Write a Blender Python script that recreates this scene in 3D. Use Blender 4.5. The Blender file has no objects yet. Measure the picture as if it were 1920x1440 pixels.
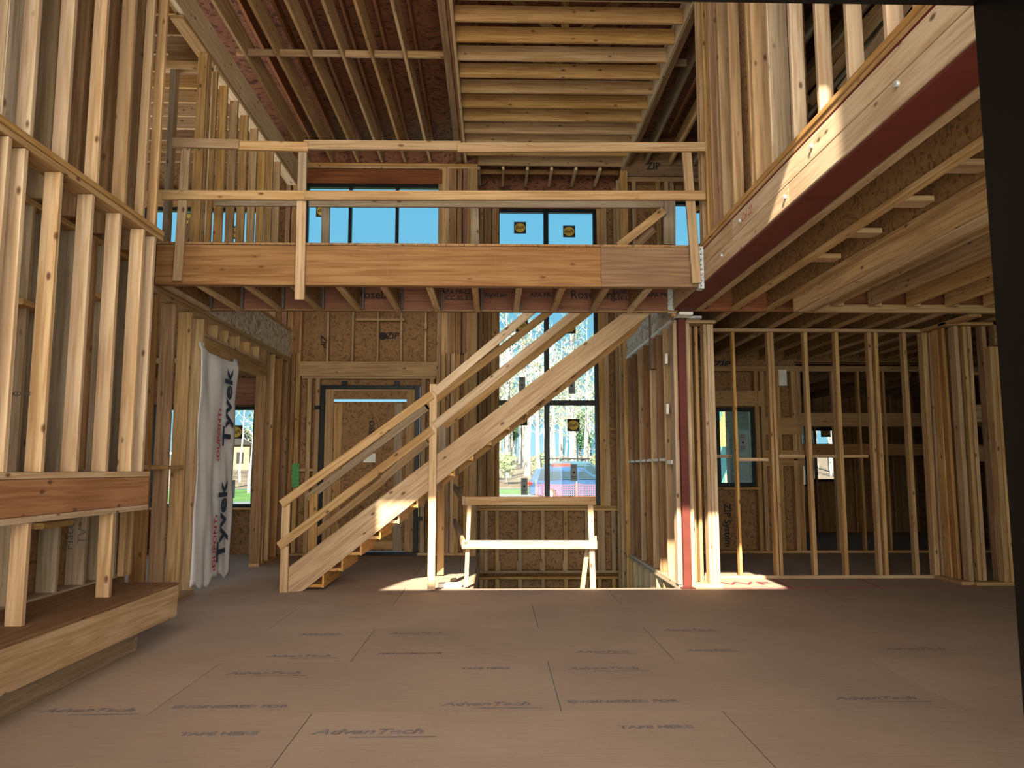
import bpy, bmesh, math, random
from mathutils import Vector, Matrix
random.seed(7)
sc = bpy.context.scene
COL = sc.collection
PI = math.pi
# ---------------------------------------------------------------- camera
F = 1440.0; TH = math.atan(160/F); YAW = math.atan(33/F*math.cos(TH)); H = 1.3
cd = bpy.data.cameras.new('camera'); cam = bpy.data.objects.new('camera', cd); COL.objects.link(cam)
cd.sensor_fit = 'HORIZONTAL'; cd.sensor_width = 36.0; cd.lens = F/1920*36.0
cd.clip_start = 0.02; cd.clip_end = 600
cam.location = (0, 0, H); cam.rotation_euler = (PI/2+TH, 0, -YAW)
sc.camera = cam
# ---------------------------------------------------------------- sky, sun, fill lights
w = bpy.data.worlds.new('sky'); sc.world = w; w.use_nodes = True
nt = w.node_tree; nt.nodes.clear()
wo = nt.nodes.new('ShaderNodeOutputWorld'); bg = nt.nodes.new('ShaderNodeBackground')
geo = nt.nodes.new('ShaderNodeTexCoord'); sep = nt.nodes.new('ShaderNodeSeparateXYZ'); ramp = nt.nodes.new('ShaderNodeValToRGB')
ramp.color_ramp.elements[0].position = 0.0; ramp.color_ramp.elements[0].color = (0.34, 0.72, 0.90, 1)
ramp.color_ramp.elements[1].position = 0.45; ramp.color_ramp.elements[1].color = (0.13, 0.52, 0.86, 1)
nt.links.new(geo.outputs['Generated'], sep.inputs[0]); nt.links.new(sep.outputs[2], ramp.inputs[0])
nt.links.new(ramp.outputs[0], bg.inputs[0]); nt.links.new(bg.outputs[0], wo.inputs[0])
bg.inputs[1].default_value = 1.0
SUN = Vector((0.28, 1.0, -0.67)).normalized()
sd = bpy.data.lights.new('sun', 'SUN'); so = bpy.data.objects.new('sun', sd); COL.objects.link(so)
sd.energy = 24.0; sd.angle = math.radians(0.55); sd.color = (1.0, 0.92, 0.72)
so.rotation_euler = SUN.to_track_quat('-Z', 'Y').to_euler()
def area(name, loc, sx, sy, power, color, rot=(PI/2, 0, 0), spread=180):
    d = bpy.data.lights.new(name, 'AREA'); o = bpy.data.objects.new(name, d); COL.objects.link(o)
    d.shape = 'RECTANGLE'; d.size = sx; d.size_y = sy; d.energy = power; d.color = color; d.spread = math.radians(spread)
    o.location = loc; o.rotation_euler = rot
    return o
# area fills added in place of daylight at the near wall, facing +Y
area('fill_lower', (-0.2, 0.75, 1.45), 4.8, 2.4, 150, (1.0, 0.90, 0.76), spread=105)
area('fill_upper', (-0.4, 0.75, 4.2), 4.6, 2.0, 135, (1.0, 0.92, 0.80), spread=120)
area('fill_right', (5.8, 0.75, 1.5), 4.4, 2.0, 26, (1.0, 0.93, 0.85), spread=130)
area('fill_left_room', (-7.55, 9.3, 1.5), 7.0, 1.5, 60, (0.9, 0.95, 1.0), (PI/2, 0, -PI/2))  # fill added at the unseen left openings to brighten that room
area('fill_left_upper', (-7.5, 9.6, 4.3), 5.0, 1.0, 110, (0.9, 0.95, 1.0), (PI/2+.6, 0, -PI/2), spread=100)  # added fill for the storey above, aimed up at the joists
vs = sc.view_settings
vs.view_transform = 'Standard'; vs.look = 'None'; vs.exposure = 0.0; vs.gamma = 1.0; vs.use_curve_mapping = False
cy = sc.cycles
cy.max_bounces = 7; cy.diffuse_bounces = 5; cy.glossy_bounces = 2; cy.transmission_bounces = 4; cy.transparent_max_bounces = 10
cy.sample_clamp_indirect = 6.0; cy.caustics_reflective = False; cy.caustics_refractive = False
# ---------------------------------------------------------------- pixel rays of the photograph -> points on real planes
def ray(px, py):
    x = (px-960)/F; y = (720-py)/F
    f = math.cos(TH)-y*math.sin(TH); u = math.sin(TH)+y*math.cos(TH)
    return (x*math.cos(YAW)+f*math.sin(YAW), -x*math.sin(YAW)+f*math.cos(YAW), u)
def atY(px, py, d): r = ray(px, py); k = d/r[1]; return Vector((r[0]*k, d, H+r[2]*k))
def atX(px, py, d): r = ray(px, py); k = d/r[0]; return Vector((d, r[1]*k, H+r[2]*k))
def atZ(px, py, d): r = ray(px, py); k = (d-H)/r[2]; return Vector((r[0]*k, r[1]*k, d))
# ---------------------------------------------------------------- materials
def newmat(name):
    m = bpy.data.materials.new(name); m.use_nodes = True
    b = m.node_tree.nodes['Principled BSDF']
    b.inputs['Roughness'].default_value = 0.8
    b.inputs['Specular IOR Level'].default_value = 0.25
    return m, m.node_tree, b
def N(nt, t, **kw):
    n = nt.nodes.new(t)
    for k, v in kw.items(): setattr(n, k, v)
    return n
def mixc(nt, fac, a, b, mode='MIX'):
    m = N(nt, 'ShaderNodeMix', data_type='RGBA', blend_type=mode)
    for s, v in ((0, fac), (6, a), (7, b)):
        if isinstance(v, (int, float)): m.inputs[s].default_value = v
        elif isinstance(v, tuple): m.inputs[s].default_value = (*v, 1)
        else: nt.links.new(v, m.inputs[s])
    return m.outputs[2]
def rng(nt, val, a, b, c=0.0, d=1.0):
    r = N(nt, 'ShaderNodeMapRange'); nt.links.new(val, r.inputs[0])
    for i, v in enumerate((a, b, c, d)): r.inputs[i+1].default_value = v
    return r.outputs[0]
def wood(name, c1, c2, knots=True, var=0.16, streak=0.0, rough=0.75):
    """sawn lumber: grain runs along the board's own long axis (local Z)"""
    m, nt, b = newmat(name); L = nt.links.new
    tc = N(nt, 'ShaderNodeTexCoord'); oi = N(nt, 'ShaderNodeObjectInfo')
    off = N(nt, 'ShaderNodeVectorMath', operation='SCALE'); off.inputs[0].default_value = (37.0, 91.0, 53.0); L(oi.outputs['Random'], off.inputs[3])
    ad = N(nt, 'ShaderNodeVectorMath', operation='ADD'); L(tc.outputs['Object'], ad.inputs[0]); L(off.outputs[0], ad.inputs[1])
    mp = N(nt, 'ShaderNodeMapping'); mp.inputs['Scale'].default_value = (26, 26, 1.1); L(ad.outputs[0], mp.inputs[0])
    n1 = N(nt, 'ShaderNodeTexNoise'); n1.inputs['Scale'].default_value = 1.6; n1.inputs['Detail'].default_value = 4; n1.inputs['Distortion'].default_value = 0.6
    L(mp.outputs[0], n1.inputs['Vector'])
    col = mixc(nt, rng(nt, n1.outputs[0], 0.42, 0.62), c1, tuple(c*k for c, k in zip(c2, (0.90, 0.86, 0.80))))
    mp2 = N(nt, 'ShaderNodeMapping'); mp2.inputs['Scale'].default_value = (1, 1, 0.5); L(ad.outputs[0], mp2.inputs[0])
    n2 = N(nt, 'ShaderNodeTexNoise'); n2.inputs['Scale'].default_value = 2.2; n2.inputs['Detail'].default_value = 2; L(mp2.outputs[0], n2.inputs['Vector'])
    col = mixc(nt, rng(nt, n2.outputs[0], 0.35, 0.7, 0.0, 0.5+streak), col, tuple(c*k for c, k in zip(c2, (0.80, 0.72, 0.66))))
    if knots:
        mp3 = N(nt, 'ShaderNodeMapping'); mp3.inputs['Scale'].default_value = (8.5, 8.5, 4.2); L(ad.outputs[0], mp3.inputs[0])
        v = N(nt, 'ShaderNodeTexVoronoi'); v.inputs['Scale'].default_value = 1.0; L(mp3.outputs[0], v.inputs['Vector'])
        col = mixc(nt, rng(nt, v.outputs['Distance'], 0.07, 0.15, 0.92, 0.0), col, (0.10, 0.045, 0.02))
    hsv = N(nt, 'ShaderNodeHueSaturation'); L(col, hsv.inputs['Color'])
    L(rng(nt, oi.outputs['Random'], 0, 1, 1-var, 1+var), hsv.inputs['Value'])
    ml = N(nt, 'ShaderNodeMath', operation='MULTIPLY'); ml.inputs[1].default_value = 7.31; L(oi.outputs['Random'], ml.inputs[0])
    fr = N(nt, 'ShaderNodeMath', operation='FRACT'); L(ml.outputs[0], fr.inputs[0])
    L(rng(nt, fr.outputs[0], 0, 1, 0.86, 1.08), hsv.inputs['Saturation'])
    L(hsv.outputs[0], b.inputs['Base Color']); b.inputs['Roughness'].default_value = rough
    return m
def osb(name, c1, c2, c3, scale=1.0):
    m, nt, b = newmat(name); L = nt.links.new
    tc = N(nt, 'ShaderNodeTexCoord'); oi = N(nt, 'ShaderNodeObjectInfo')
    off = N(nt, 'ShaderNodeVectorMath', operation='SCALE'); off.inputs[0].default_value = (17.0, 31.0, 23.0); L(oi.outputs['Random'], off.inputs[3])
    ad = N(nt, 'ShaderNodeVectorMath', operation='ADD'); L(tc.outputs['Object'], ad.inputs[0]); L(off.outputs[0], ad.inputs[1])
    nz = N(nt, 'ShaderNodeTexNoise'); nz.inputs['Scale'].default_value = 5*scale; nz.inputs['Detail'].default_value = 1; L(ad.outputs[0], nz.inputs['Vector'])
    sc_ = N(nt, 'ShaderNodeVectorMath', operation='SCALE'); sc_.inputs[3].default_value = 0.35; L(nz.outputs['Color'], sc_.inputs[0])
    a2 = N(nt, 'ShaderNodeVectorMath', operation='ADD'); L(ad.outputs[0], a2.inputs[0]); L(sc_.outputs[0], a2.inputs[1])
    mp = N(nt, 'ShaderNodeMapping'); mp.inputs['Scale'].default_value = (26*scale, 60*scale, 26*scale); mp.inputs['Rotation'].default_value = (0.5, 0.7, 0.6); L(a2.outputs[0], mp.inputs[0])
    v = N(nt, 'ShaderNodeTexVoronoi'); v.inputs['Scale'].default_value = 1.0; L(mp.outputs[0], v.inputs['Vector'])
    sp = N(nt, 'ShaderNodeSeparateColor'); L(v.outputs['Color'], sp.inputs[0])
    col = mixc(nt, sp.outputs[0], c1, c2)
    col = mixc(nt, rng(nt, sp.outputs[1], 0.78, 0.86), col, c3)
    L(col, b.inputs['Base Color']); b.inputs['Roughness'].default_value = 0.7
    return m
def plain(name, c, rough=0.6, metal=0.0, noise=0.12, scale=6.0):
    m, nt, b = newmat(name)
    tc = N(nt, 'ShaderNodeTexCoord'); n = N(nt, 'ShaderNodeTexNoise'); n.inputs['Scale'].default_value = scale; n.inputs['Detail'].default_value = 3
    nt.links.new(tc.outputs['Object'], n.inputs['Vector'])
    nt.links.new(mixc(nt, rng(nt, n.outputs[0], 0.3, 0.7), tuple(x*(1-noise) for x in c), tuple(min(1, x*(1+noise)) for x in c)), b.inputs['Base Color'])
    b.inputs['Roughness'].default_value = rough; b.inputs['Metallic'].default_value = metal
    return m
M = {}
M['pine'] = wood('pine', (0.46, 0.30, 0.152), (0.35, 0.21, 0.094))
M['pale'] = wood('pine_pale', (0.55, 0.39, 0.24), (0.44, 0.29, 0.16), var=0.12)
M['palest'] = wood('pine_light_lifted', (0.80, 0.62, 0.40), (0.68, 0.49, 0.28), var=.05)  # pale pine lightened in place of light on dim boards
M['tan'] = wood('pine_tan', (0.50, 0.31, 0.135), (0.36, 0.205, 0.08))
M['grey'] = wood('pine_grey_shaded', (0.35, 0.265, 0.175), (0.27, 0.195, 0.125))  # grey timber, darkened to carry the shade of back rows
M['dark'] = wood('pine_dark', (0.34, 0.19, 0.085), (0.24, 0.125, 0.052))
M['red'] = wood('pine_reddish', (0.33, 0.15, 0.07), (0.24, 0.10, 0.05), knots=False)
M['orange'] = wood('pine_orange_bounce', (0.58, 0.33, 0.12), (0.46, 0.24, 0.08))  # lumber colour with sun bounce mixed in, for the stair underside
M['rust'] = wood('laminated_veneer_orange', (0.42, 0.20, 0.085), (0.30, 0.13, 0.05), streak=0.3)
M['hanger'] = plain('dull_steel', (.11, .10, .10), .6)
M['lvl'] = wood('laminated_veneer', (0.26, 0.145, 0.068), (0.19, 0.095, 0.042), streak=0.3)
M['lvlr'] = wood('laminated_veneer_red', (0.24, 0.09, 0.037), (0.165, 0.058, 0.024), streak=0.3)
M['white'] = plain('white_board', (0.78, 0.76, 0.70), 0.7)
M['osb'] = osb('oriented_strand_board', (0.30, 0.163, 0.068), (0.24, 0.127, 0.052), (0.15, 0.077, 0.032))
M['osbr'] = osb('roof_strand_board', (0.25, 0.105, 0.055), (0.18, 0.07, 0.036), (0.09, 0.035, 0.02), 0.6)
M['osbp'] = osb('pale_strand_board', (0.66, 0.56, 0.44), (0.42, 0.33, 0.24), (0.28, 0.20, 0.13), 0.8)
M['black'] = plain('black_frame', (0.006, 0.007, 0.009), 0.4)
M['steel'] = plain('red_primed_steel', (0.105, 0.020, 0.013), 0.6)
M['zinc'] = plain('galvanised_steel', (0.42, 0.45, 0.46), 0.5, 0.3, 0.4, 40)
M['ink'] = plain('dark_ink', (0.03, 0.025, 0.025), 0.8)
M['blueink'] = plain('grey_floor_ink', (0.19, 0.155, 0.15), 0.8, 0, 0.3, 12)
M['redink'] = plain('red_marking', (0.45, 0.04, 0.06), 0.8)
M['navy'] = plain('navy_print', (0.03, 0.045, 0.08), 0.8)
M['yellow'] = plain('yellow_sticker', (0.62, 0.42, 0.07), 0.6)
M['slabel'] = plain('grey_sticker', (0.30, 0.33, 0.33), 0.6)
M['concrete'] = plain('concrete', (0.30, 0.29, 0.28), 0.9)
def floor_mat():
    m, nt, b = newmat('subfloor_board'); L = nt.links.new
    tc = N(nt, 'ShaderNodeTexCoord'); oi = N(nt, 'ShaderNodeObjectInfo')
    n1 = N(nt, 'ShaderNodeTexNoise'); n1.inputs['Scale'].default_value = 1.1; n1.inputs['Detail'].default_value = 3; L(tc.outputs['Object'], n1.inputs['Vector'])
    mp = N(nt, 'ShaderNodeMapping'); mp.inputs['Scale'].default_value = (3, 40, 3); L(tc.outputs['Object'], mp.inputs[0])
    n2 = N(nt, 'ShaderNodeTexNoise'); n2.inputs['Scale'].default_value = 1.5; n2.inputs['Detail'].default_value = 5; L(mp.outputs[0], n2.inputs['Vector'])
    col = mixc(nt, rng(nt, n1.outputs[0], 0.35, 0.65), (0.37, 0.27, 0.205), (0.32, 0.235, 0.18))
    col = mixc(nt, rng(nt, n2.outputs[0], 0.50, 0.75, 0.0, 0.45), col, (0.22, 0.15, 0.11))
    n3 = N(nt, 'ShaderNodeTexNoise'); n3.inputs['Scale'].default_value = 60; n3.inputs['Detail'].default_value = 2; L(tc.outputs['Object'], n3.inputs['Vector'])
    col = mixc(nt, rng(nt, n3.outputs[0], 0.55, 0.7, 0.0, 0.22), col, (0.44, 0.34, 0.26))
    hsv = N(nt, 'ShaderNodeHueSaturation'); L(col, hsv.inputs['Color']); L(rng(nt, oi.outputs['Random'], 0, 1, 0.95, 1.05), hsv.inputs['Value'])
    L(hsv.outputs[0], b.inputs['Base Color']); b.inputs['Roughness'].default_value = 0.75
    return m
M['floor'] = floor_mat()
def glass_mat():
    m = bpy.data.materials.new('window_glass'); m.use_nodes = True; nt = m.node_tree; nt.nodes.clear()
    o = N(nt, 'ShaderNodeOutputMaterial'); t = N(nt, 'ShaderNodeBsdfTransparent'); g = N(nt, 'ShaderNodeBsdfGlossy'); mx = N(nt, 'ShaderNodeMixShader')
    t.inputs[0].default_value = (0.93, 0.97, 0.96, 1); g.inputs['Roughness'].default_value = 0.02
    mx.inputs[0].default_value = 0.01
    nt.links.new(t.outputs[0], mx.inputs[1]); nt.links.new(g.outputs[0], mx.inputs[2]); nt.links.new(mx.outputs[0], o.inputs[0])
    return m
M['glass'] = glass_mat()
# ---------------------------------------------------------------- object helpers
def empty(name, loc=(0, 0, 0)):
    o = bpy.data.objects.new(name, None); o.empty_display_size = 0.1; COL.objects.link(o); o.location = loc
    return o
def tag(o, label, cat, kind=None, group=None):
    o['label'] = label; o['category'] = cat
    if kind: o['kind'] = kind
    if group: o['group'] = group
    return o
def struct(name, label, cat, loc=(0, 0, 0)):
    return tag(empty(name, loc), label, cat, 'structure')
def thing(name, label, cat, loc=(0, 0, 0), group=None):
    return tag(empty(name, loc), label, cat, None, group)
def wm(o):
    return (wm(o.parent) if o.parent else Matrix.Identity(4)) @ o.matrix_basis
def mesh_obj(name, vs, fs, m, parent=None, smooth=False):
    me = bpy.data.meshes.new(name); me.from_pydata([tuple(v) for v in vs], [], fs); me.update()
    mats = m if isinstance(m, (list, tuple)) else [m]
    for x in mats: me.materials.append(x)
    if smooth: me.shade_smooth()
    o = bpy.data.objects.new(name, me); COL.objects.link(o)
    if parent is not None:
        o.parent = parent; o.matrix_basis = wm(parent).inverted()
    return o
_mc = {}
def boxmesh(a, b, l, m, name, cham=True):
    key = (round(a, 3), round(b, 3), round(l, 2), m.name)
    if key in _mc: return _mc[key]
    c = min(0.003, a*0.18, b*0.18) if cham else 0.0
    x, y = a/2, b/2
    ring = [(x-c, -y), (x, -y+c), (x, y-c), (x-c, y), (-x+c, y), (-x, y-c), (-x, -y+c), (-x+c, -y)]
    vs = [(p, q, -l/2) for p, q in ring]+[(p, q, l/2) for p, q in ring]
    fs = [(i, (i+1) % 8, 8+(i+1) % 8, 8+i) for i in range(8)]+[tuple(range(7, -1, -1)), tuple(range(8, 16))]
    me = bpy.data.meshes.new(name); me.from_pydata(vs, [], fs); me.update(); me.materials.append(m)
    _mc[key] = me
    return me
def put(name, me, parent, mat4):
    o = bpy.data.objects.new(name, me); COL.objects.link(o)
    if parent is not None:
        o.parent = parent; mat4 = wm(parent).inverted() @ mat4
    o.matrix_basis = mat4
    return o
PERM = {0: Matrix(((0, 0, 1), (1, 0, 0), (0, 1, 0))), 1: Matrix(((0, 1, 0), (0, 0, 1), (1, 0, 0))), 2: Matrix.Identity(3)}
def bd(name, parent, m, x0, x1, y0, y1, z0, z1, wob=0.0):
    """axis-aligned board whose grain follows its longest side"""
    if isinstance(m, str): m = M[m]
    d = (abs(x1-x0), abs(y1-y0), abs(z1-z0)); ax = d.index(max(d))
    if ax == 0: a, b, l = d[1], d[2], d[0]
    elif ax == 1: a, b, l = d[2], d[0], d[1]
    else: a, b, l = d
    R = PERM[ax].to_4x4()
    if wob:
        R = Matrix.Rotation(random.uniform(-wob, wob), 4, 'X') @ Matrix.Rotation(random.uniform(-wob, wob), 4, 'Y') @ R
    return put(name, boxmesh(a, b, l, m, name), parent, Matrix.Translation(((x0+x1)/2, (y0+y1)/2, (z0+z1)/2)) @ R)
def seg(name, parent, m, p0, p1, wdir, a, b):
    """board from p0 to p1 (centre line); a = size along wdir, b = the other way"""
    if isinstance(m, str): m = M[m]
    p0, p1 = Vector(p0), Vector(p1); z = (p1-p0); l = z.length; z.normalize()
    x = Vector(wdir); x = (x - z*x.dot(z)).normalized(); y = z.cross(x)
    R = Matrix((x, y, z)).transposed().to_4x4()
    return put(name, boxmesh(a, b, l, m, name), parent, Matrix.Translation((p0+p1)/2) @ R)
def prismY(name, parent, m, pts, y0, y1):
    """outline in (x,z) extruded from y0 to y1"""
    n = len(pts); vs = [(x, y0, z) for x, z in pts]+[(x, y1, z) for x, z in pts]
    fs = [tuple(range(n)), tuple(range(2*n-1, n-1, -1))]+[(i, n+i, n+(i+1) % n, (i+1) % n) for i in range(n)]
    return mesh_obj(name, vs, fs, M[m] if isinstance(m, str) else m, parent)
def text(name, s, parent, m, size, mat4, bold=0.0, shear=0.0, sx=1.0, ext=0.0008):
    c = bpy.data.curves.new(name, 'FONT'); c.body = s; c.size = size; c.align_x = 'CENTER'; c.align_y = 'CENTER'
    c.offset = bold; c.shear = shear; c.extrude = ext; c.resolution_u = 2; c.materials.append(M[m])
    o = bpy.data.objects.new(name, c); COL.objects.link(o)
    mat4 = mat4 @ Matrix.Diagonal((sx, 1, 1, 1))
    if parent is not None: o.parent = parent; mat4 = wm(parent).inverted() @ mat4
    o.matrix_basis = mat4
    return o
def basis(x, y, loc):
    x, y = Vector(x), Vector(y); z = x.cross(y)
    return Matrix.Translation(loc) @ Matrix((x, y, z)).transposed().to_4x4()
FACE = lambda loc: basis((1, 0, 0), (0, 0, 1), loc)        # readable from -Y
S = 0.038
def pick(ms): return random.choice(ms)
# =================================================================== FLOOR
fl = struct('floor', 'dusty brown printed subfloor sheets across the whole ground storey', 'floor')
WX0, WX1, WY0 = -0.24, 2.03, 8.62          # stairwell opening
rows = [(-0.5+1.098*i-0.69, -0.5+1.098*(i+1)-0.69) for i in range(18)]
for ri, (ya, yb) in enumerate(rows):
    ya, yb = ya+5.415-(-0.5+1.098*6-0.69), yb+5.415-(-0.5+1.098*6-0.69)
    if ya > 16.2 or yb < -0.4: continue
    xo = 1.236 if ri % 2 == 0 else 0.365
    for k in range(-5, 5):
        xa, xb = xo+k*2.21, xo+(k+1)*2.21
        g = 0.003
        pieces = [(xa+g, xb-g, ya+.0004, yb-.0004)]
        out = []
        for (a, b, c, d) in pieces:
            if d <= WY0 or b <= WX0 or a >= WX1: out.append((a, b, c, d)); continue
            if c < WY0: out.append((a, b, c, WY0)); c = WY0
            if a < WX0: out.append((a, WX0, c, d))
            if b > WX1: out.append((WX1, b, c, d))
        for (a, b, c, d) in out:
            if b-a < 0.05 or d-c < 0.05: continue
            vs = [(x, y, z) for z in (-0.018, 0) for x, y in ((a, c), (b, c), (b, d), (a, d))]
            vs = [(x, y+(.0025 if y < (c+d)/2 else -.0025)*0, z) for x, y, z in vs]
            mesh_obj('subfloor_panel', vs, [(3, 2, 1, 0), (4, 5, 6, 7), (0, 1, 5, 4), (1, 2, 6, 5), (2, 3, 7, 6), (3, 0, 4, 7)], M['floor'], fl)
bd('floor_joist', fl, 'tan', WX0-0.04, WX1+0.04, WY0-0.045, WY0, -0.30, -0.022)
bd('floor_joist', fl, 'tan', WX0-0.04, WX0, WY0, 12.9, -0.30, -0.022)
for (px, py, s, sz) in [(560, 1230, 'AdvanTech', .16), (768, 1225, 'PERFORMANCE', .11), (495, 1262, 'AdvanTech', .17), (690, 1372, 'AdvanTech', .20), (910, 1320, 'AdvanTech', .18),
                        (432, 1325, 'ENGINEERED FOR', .13), (165, 1332, 'AdvanTech', .18), (410, 1376, 'TAPE HERE', .13), (910, 1253, 'TAPE HERE', .11), (1130, 1253, 'AdvanTech', .17),
                        (1128, 1222, 'AdvanTech', .14), (1290, 1181, 'AdvanTech', .15), (1168, 1315, 'ENGINEERED FOR', .13), (1230, 1363, 'TAPE HERE', .13), (780, 1187, 'AdvanTech', .15),
                        (1715, 1216, 'AdvanTech', .16), (1640, 1309, 'AdvanTech', .17), (1330, 1219, 'AdvanTech', .12), (600, 1189, 'AdvanTech', .12)]:
    p = atZ(px, py, 0.0012)
    text('printed_lettering', s, fl, 'blueink', sz*.52, basis((1, 0, 0), (0, 1, 0), p), bold=0.003, shear=0.3 if s[0] == 'A' else 0, sx=1.15, ext=0.0002)
    if s[0] == 'A': mesh_obj('printed_underline', [(p.x-.1*sz*4, p.y-sz*.42, 0.001), (p.x+.42*sz*4, p.y-sz*.42, 0.001), (p.x+.44*sz*4, p.y-sz*.34, 0.001), (p.x-.1*sz*4, p.y-sz*.34, 0.001)], [(0, 1, 2, 3)], M['blueink'], fl)
# red layout lines beside the right room
for a, b in [((1355, 1103), (1835, 1100)), ((1448, 1085), (1487, 1103)), ((1608, 1084), (1650, 1101)), ((1757, 1080), (1830, 1098))]:
    p, q = atZ(*a, 0.002), atZ(*b, 0.002); seg('chalk_line', fl, 'redink', p, q, (0, 0, 1), 0.002, 0.016)
text('sprayed_letters', 'WF', fl, 'redink', 0.33, basis((1, 0, 0), (0, 1, 0), atZ(1400, 1094, 0.002)), sx=1.2, ext=0.0003)
# basement seen through the stairwell
bs = struct('wall_basement', 'stud framing below floor level at the back of the open stairwell', 'wall')
bd('slab', bs, 'concrete', -0.6, 2.4, 8.5, 13.2, -2.9, -2.8)
bd('foundation_wall', bs, 'concrete', -0.6, 2.4, 8.40, 8.55, -2.8, -0.32)
# =================================================================== stud wall helpers
def stud_y(par, m, y, depth, px=None, x=None, z0=0.0, z1=3.0, wdt=S, name='stud', py=720):
    if y > 11.8 and wdt == S and y < 13: wdt = .066
    """stud in a wall facing the camera (wall along X) whose face plane is y"""
    if x is None: x = atY(px, py, y).x
    return bd(name, par, m, x-wdt/2, x+wdt/2, y, y+depth, z0, z1, wob=0.004)
def sheath_y(par, m, y, x0, x1, z0, z1, holes=(), th=0.012, wdt=1.22):
    """strand-board sheets behind a wall along X, cut round the holes (x0,x1,z0,z1)"""
    x = x0; xs = []
    while x < x1-0.01: xs.append((x, min(x+wdt, x1))); x += wdt
    for (a, b) in xs:
        rects = [(a, b, z0, z1)]
        for (ha, hb, hc, hd) in holes:
            nr = []
            for (p, q, r, s) in rects:
                if hb <= p or ha >= q or hd <= r or hc >= s: nr.append((p, q, r, s)); continue
                if ha > p: nr.append((p, ha, r, s)); p = ha
                if hb < q: nr.append((hb, q, r, s)); q = hb
                if hc > r: nr.append((p, q, r, hc))
                if hd < s: nr.append((p, q, hd, s))
            rects = nr
        for (p, q, r, s) in rects:
            if q-p > 0.02 and s-r > 0.02: bd('sheathing_panel', par, m, p+.0003, q-.0003, y, y+th, r+.0003, s-.0003)
def window(name, label, x0, x1, y, z0, z1, vx=(), hz=(), fr=0.055, bar=0.05, stickers=(), labels=()):
    t = struct(name, label, 'window', ((x0+x1)/2, y, z0))
    d0, d1 = y-0.01, y+0.08
    bd('frame_head', t, 'black', x0, x1, d0, d1, z1-fr, z1); bd('frame_sill', t, 'black', x0, x1, d0, d1, z0, z0+fr)
    bd('frame_jamb', t, 'black', x0, x0+fr, d0, d1, z0+fr, z1-fr); bd('frame_jamb', t, 'black', x1-fr, x1, d0, d1, z0+fr, z1-fr)
    for v in vx: bd('mullion', t, 'black', v-bar/2, v+bar/2, d0+.005, d1-.005, z0+fr, z1-fr)
    for h_ in hz: bd('transom', t, 'black', x0+fr, x1-fr, d0+.002, d1-.008, h_-bar/2, h_+bar/2)
    xs = [x0+fr]+list(vx)+[x1-fr]; zs = [z0+fr]+list(hz)+[z1-fr]
    for i in range(len(xs)-1):
        for j in range(len(zs)-1):
            a, b, c, d = xs[i], xs[i+1], zs[j], zs[j+1]
            mesh_obj('pane', [(a, y+.04, c), (b, y+.04, c), (b, y+.04, d), (a, y+.04, d), (a, y+.046, c), (b, y+.046, c), (b, y+.046, d), (a, y+.046, d)],
                     [(0, 1, 2, 3), (7, 6, 5, 4), (0, 4, 5, 1), (1, 5, 6, 2), (2, 6, 7, 3), (3, 7, 4, 0)], M['glass'], t)
    for (px, py) in stickers:
        p = atY(px, py, y+.03); sticker(t, p)
    for (px, py) in labels:
        p = atY(px, py, y+.035)
        o = mesh_obj('rating_label', [(p.x-.055, p.y, p.z-.14), (p.x+.055, p.y, p.z-.14), (p.x+.055, p.y, p.z+.14), (p.x-.055, p.y, p.z+.14)], [(0, 1, 2, 3)], M['slabel'], t)
        disc('label_mark', o, M['ink'], p+Vector((0, -.002, 0)), .018)
        for k in range(4):
            zz = p.z+(.09 if k < 2 else -.09)+(.02 if k % 2 else -.01)
            mesh_obj('label_line', [(p.x-.04, p.y-.001, zz), (p.x+.04, p.y-.001, zz), (p.x+.04, p.y-.001, zz+.008), (p.x-.04, p.y-.001, zz+.008)], [(0, 1, 2, 3)], M['ink'], o)
    return t
def disc(name, par, m, p, r, rz=None, n=20):
    rz = rz or r
    return mesh_obj(name, [(p.x+r*math.cos(2*PI*i/n), p.y, p.z+rz*math.sin(2*PI*i/n)) for i in range(n)], [tuple(range(n))], m, par)
def sticker(t, p, w_=.105):
    t = mesh_obj('sticker', [(p.x-w_, p.y, p.z-w_), (p.x+w_, p.y, p.z-w_), (p.x+w_, p.y, p.z+w_), (p.x-w_, p.y, p.z+w_)], [(0, 1, 2, 3)], M['ink'], t)
    disc('sticker_oval', t, M['yellow'], p+Vector((0, -.002, 0)), w_*.88, w_*.78)
    # the sticker is stuck on from outside, so its word reads backwards from indoors
    text('sticker_word', 'Pella', t, 'ink', .085, FACE(p+Vector((0, -.004, 0))) @ Matrix.Diagonal((-1, 1, 1, 1)), shear=0.3, bold=0.001, ext=0.0)
# =================================================================== BACK WALL, DOOR SIDE (Y = 11.9)
YD = 11.9
wb = struct('wall_back', 'double-height back wall framing round the front door and three-light window', 'wall')
DX0, DX1, DZ = -2.70, -1.17, 2.60
WI = (-3.03, -0.83, 4.25, 5.84)
sheath_y(wb, 'osb', YD+.14, -3.3, -0.28, 0, 4.1, [(DX0, DX1, 0, DZ)])
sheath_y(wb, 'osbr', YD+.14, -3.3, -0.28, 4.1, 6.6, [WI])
for px in (530, 540, 550, 559): stud_y(wb, pick(['tan', 'dark', 'pine']), YD, .14, px=px, z0=.04, z1=6.12, py=700)
for px in (822, 831, 840, 849): stud_y(wb, pick(['tan', 'dark', 'pine', 'red']), YD, .14, px=px, z0=.04, z1=6.12, py=700)
for px in (858, 874, 882): stud_y(wb, pick(['tan', 'pine']), YD, .14, px=px, z0=-.3, z1=6.12, py=700)
stud_y(wb, 'pine', YD-.01, .15, px=890, z0=-2.8, z1=6.12, py=700)
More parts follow.
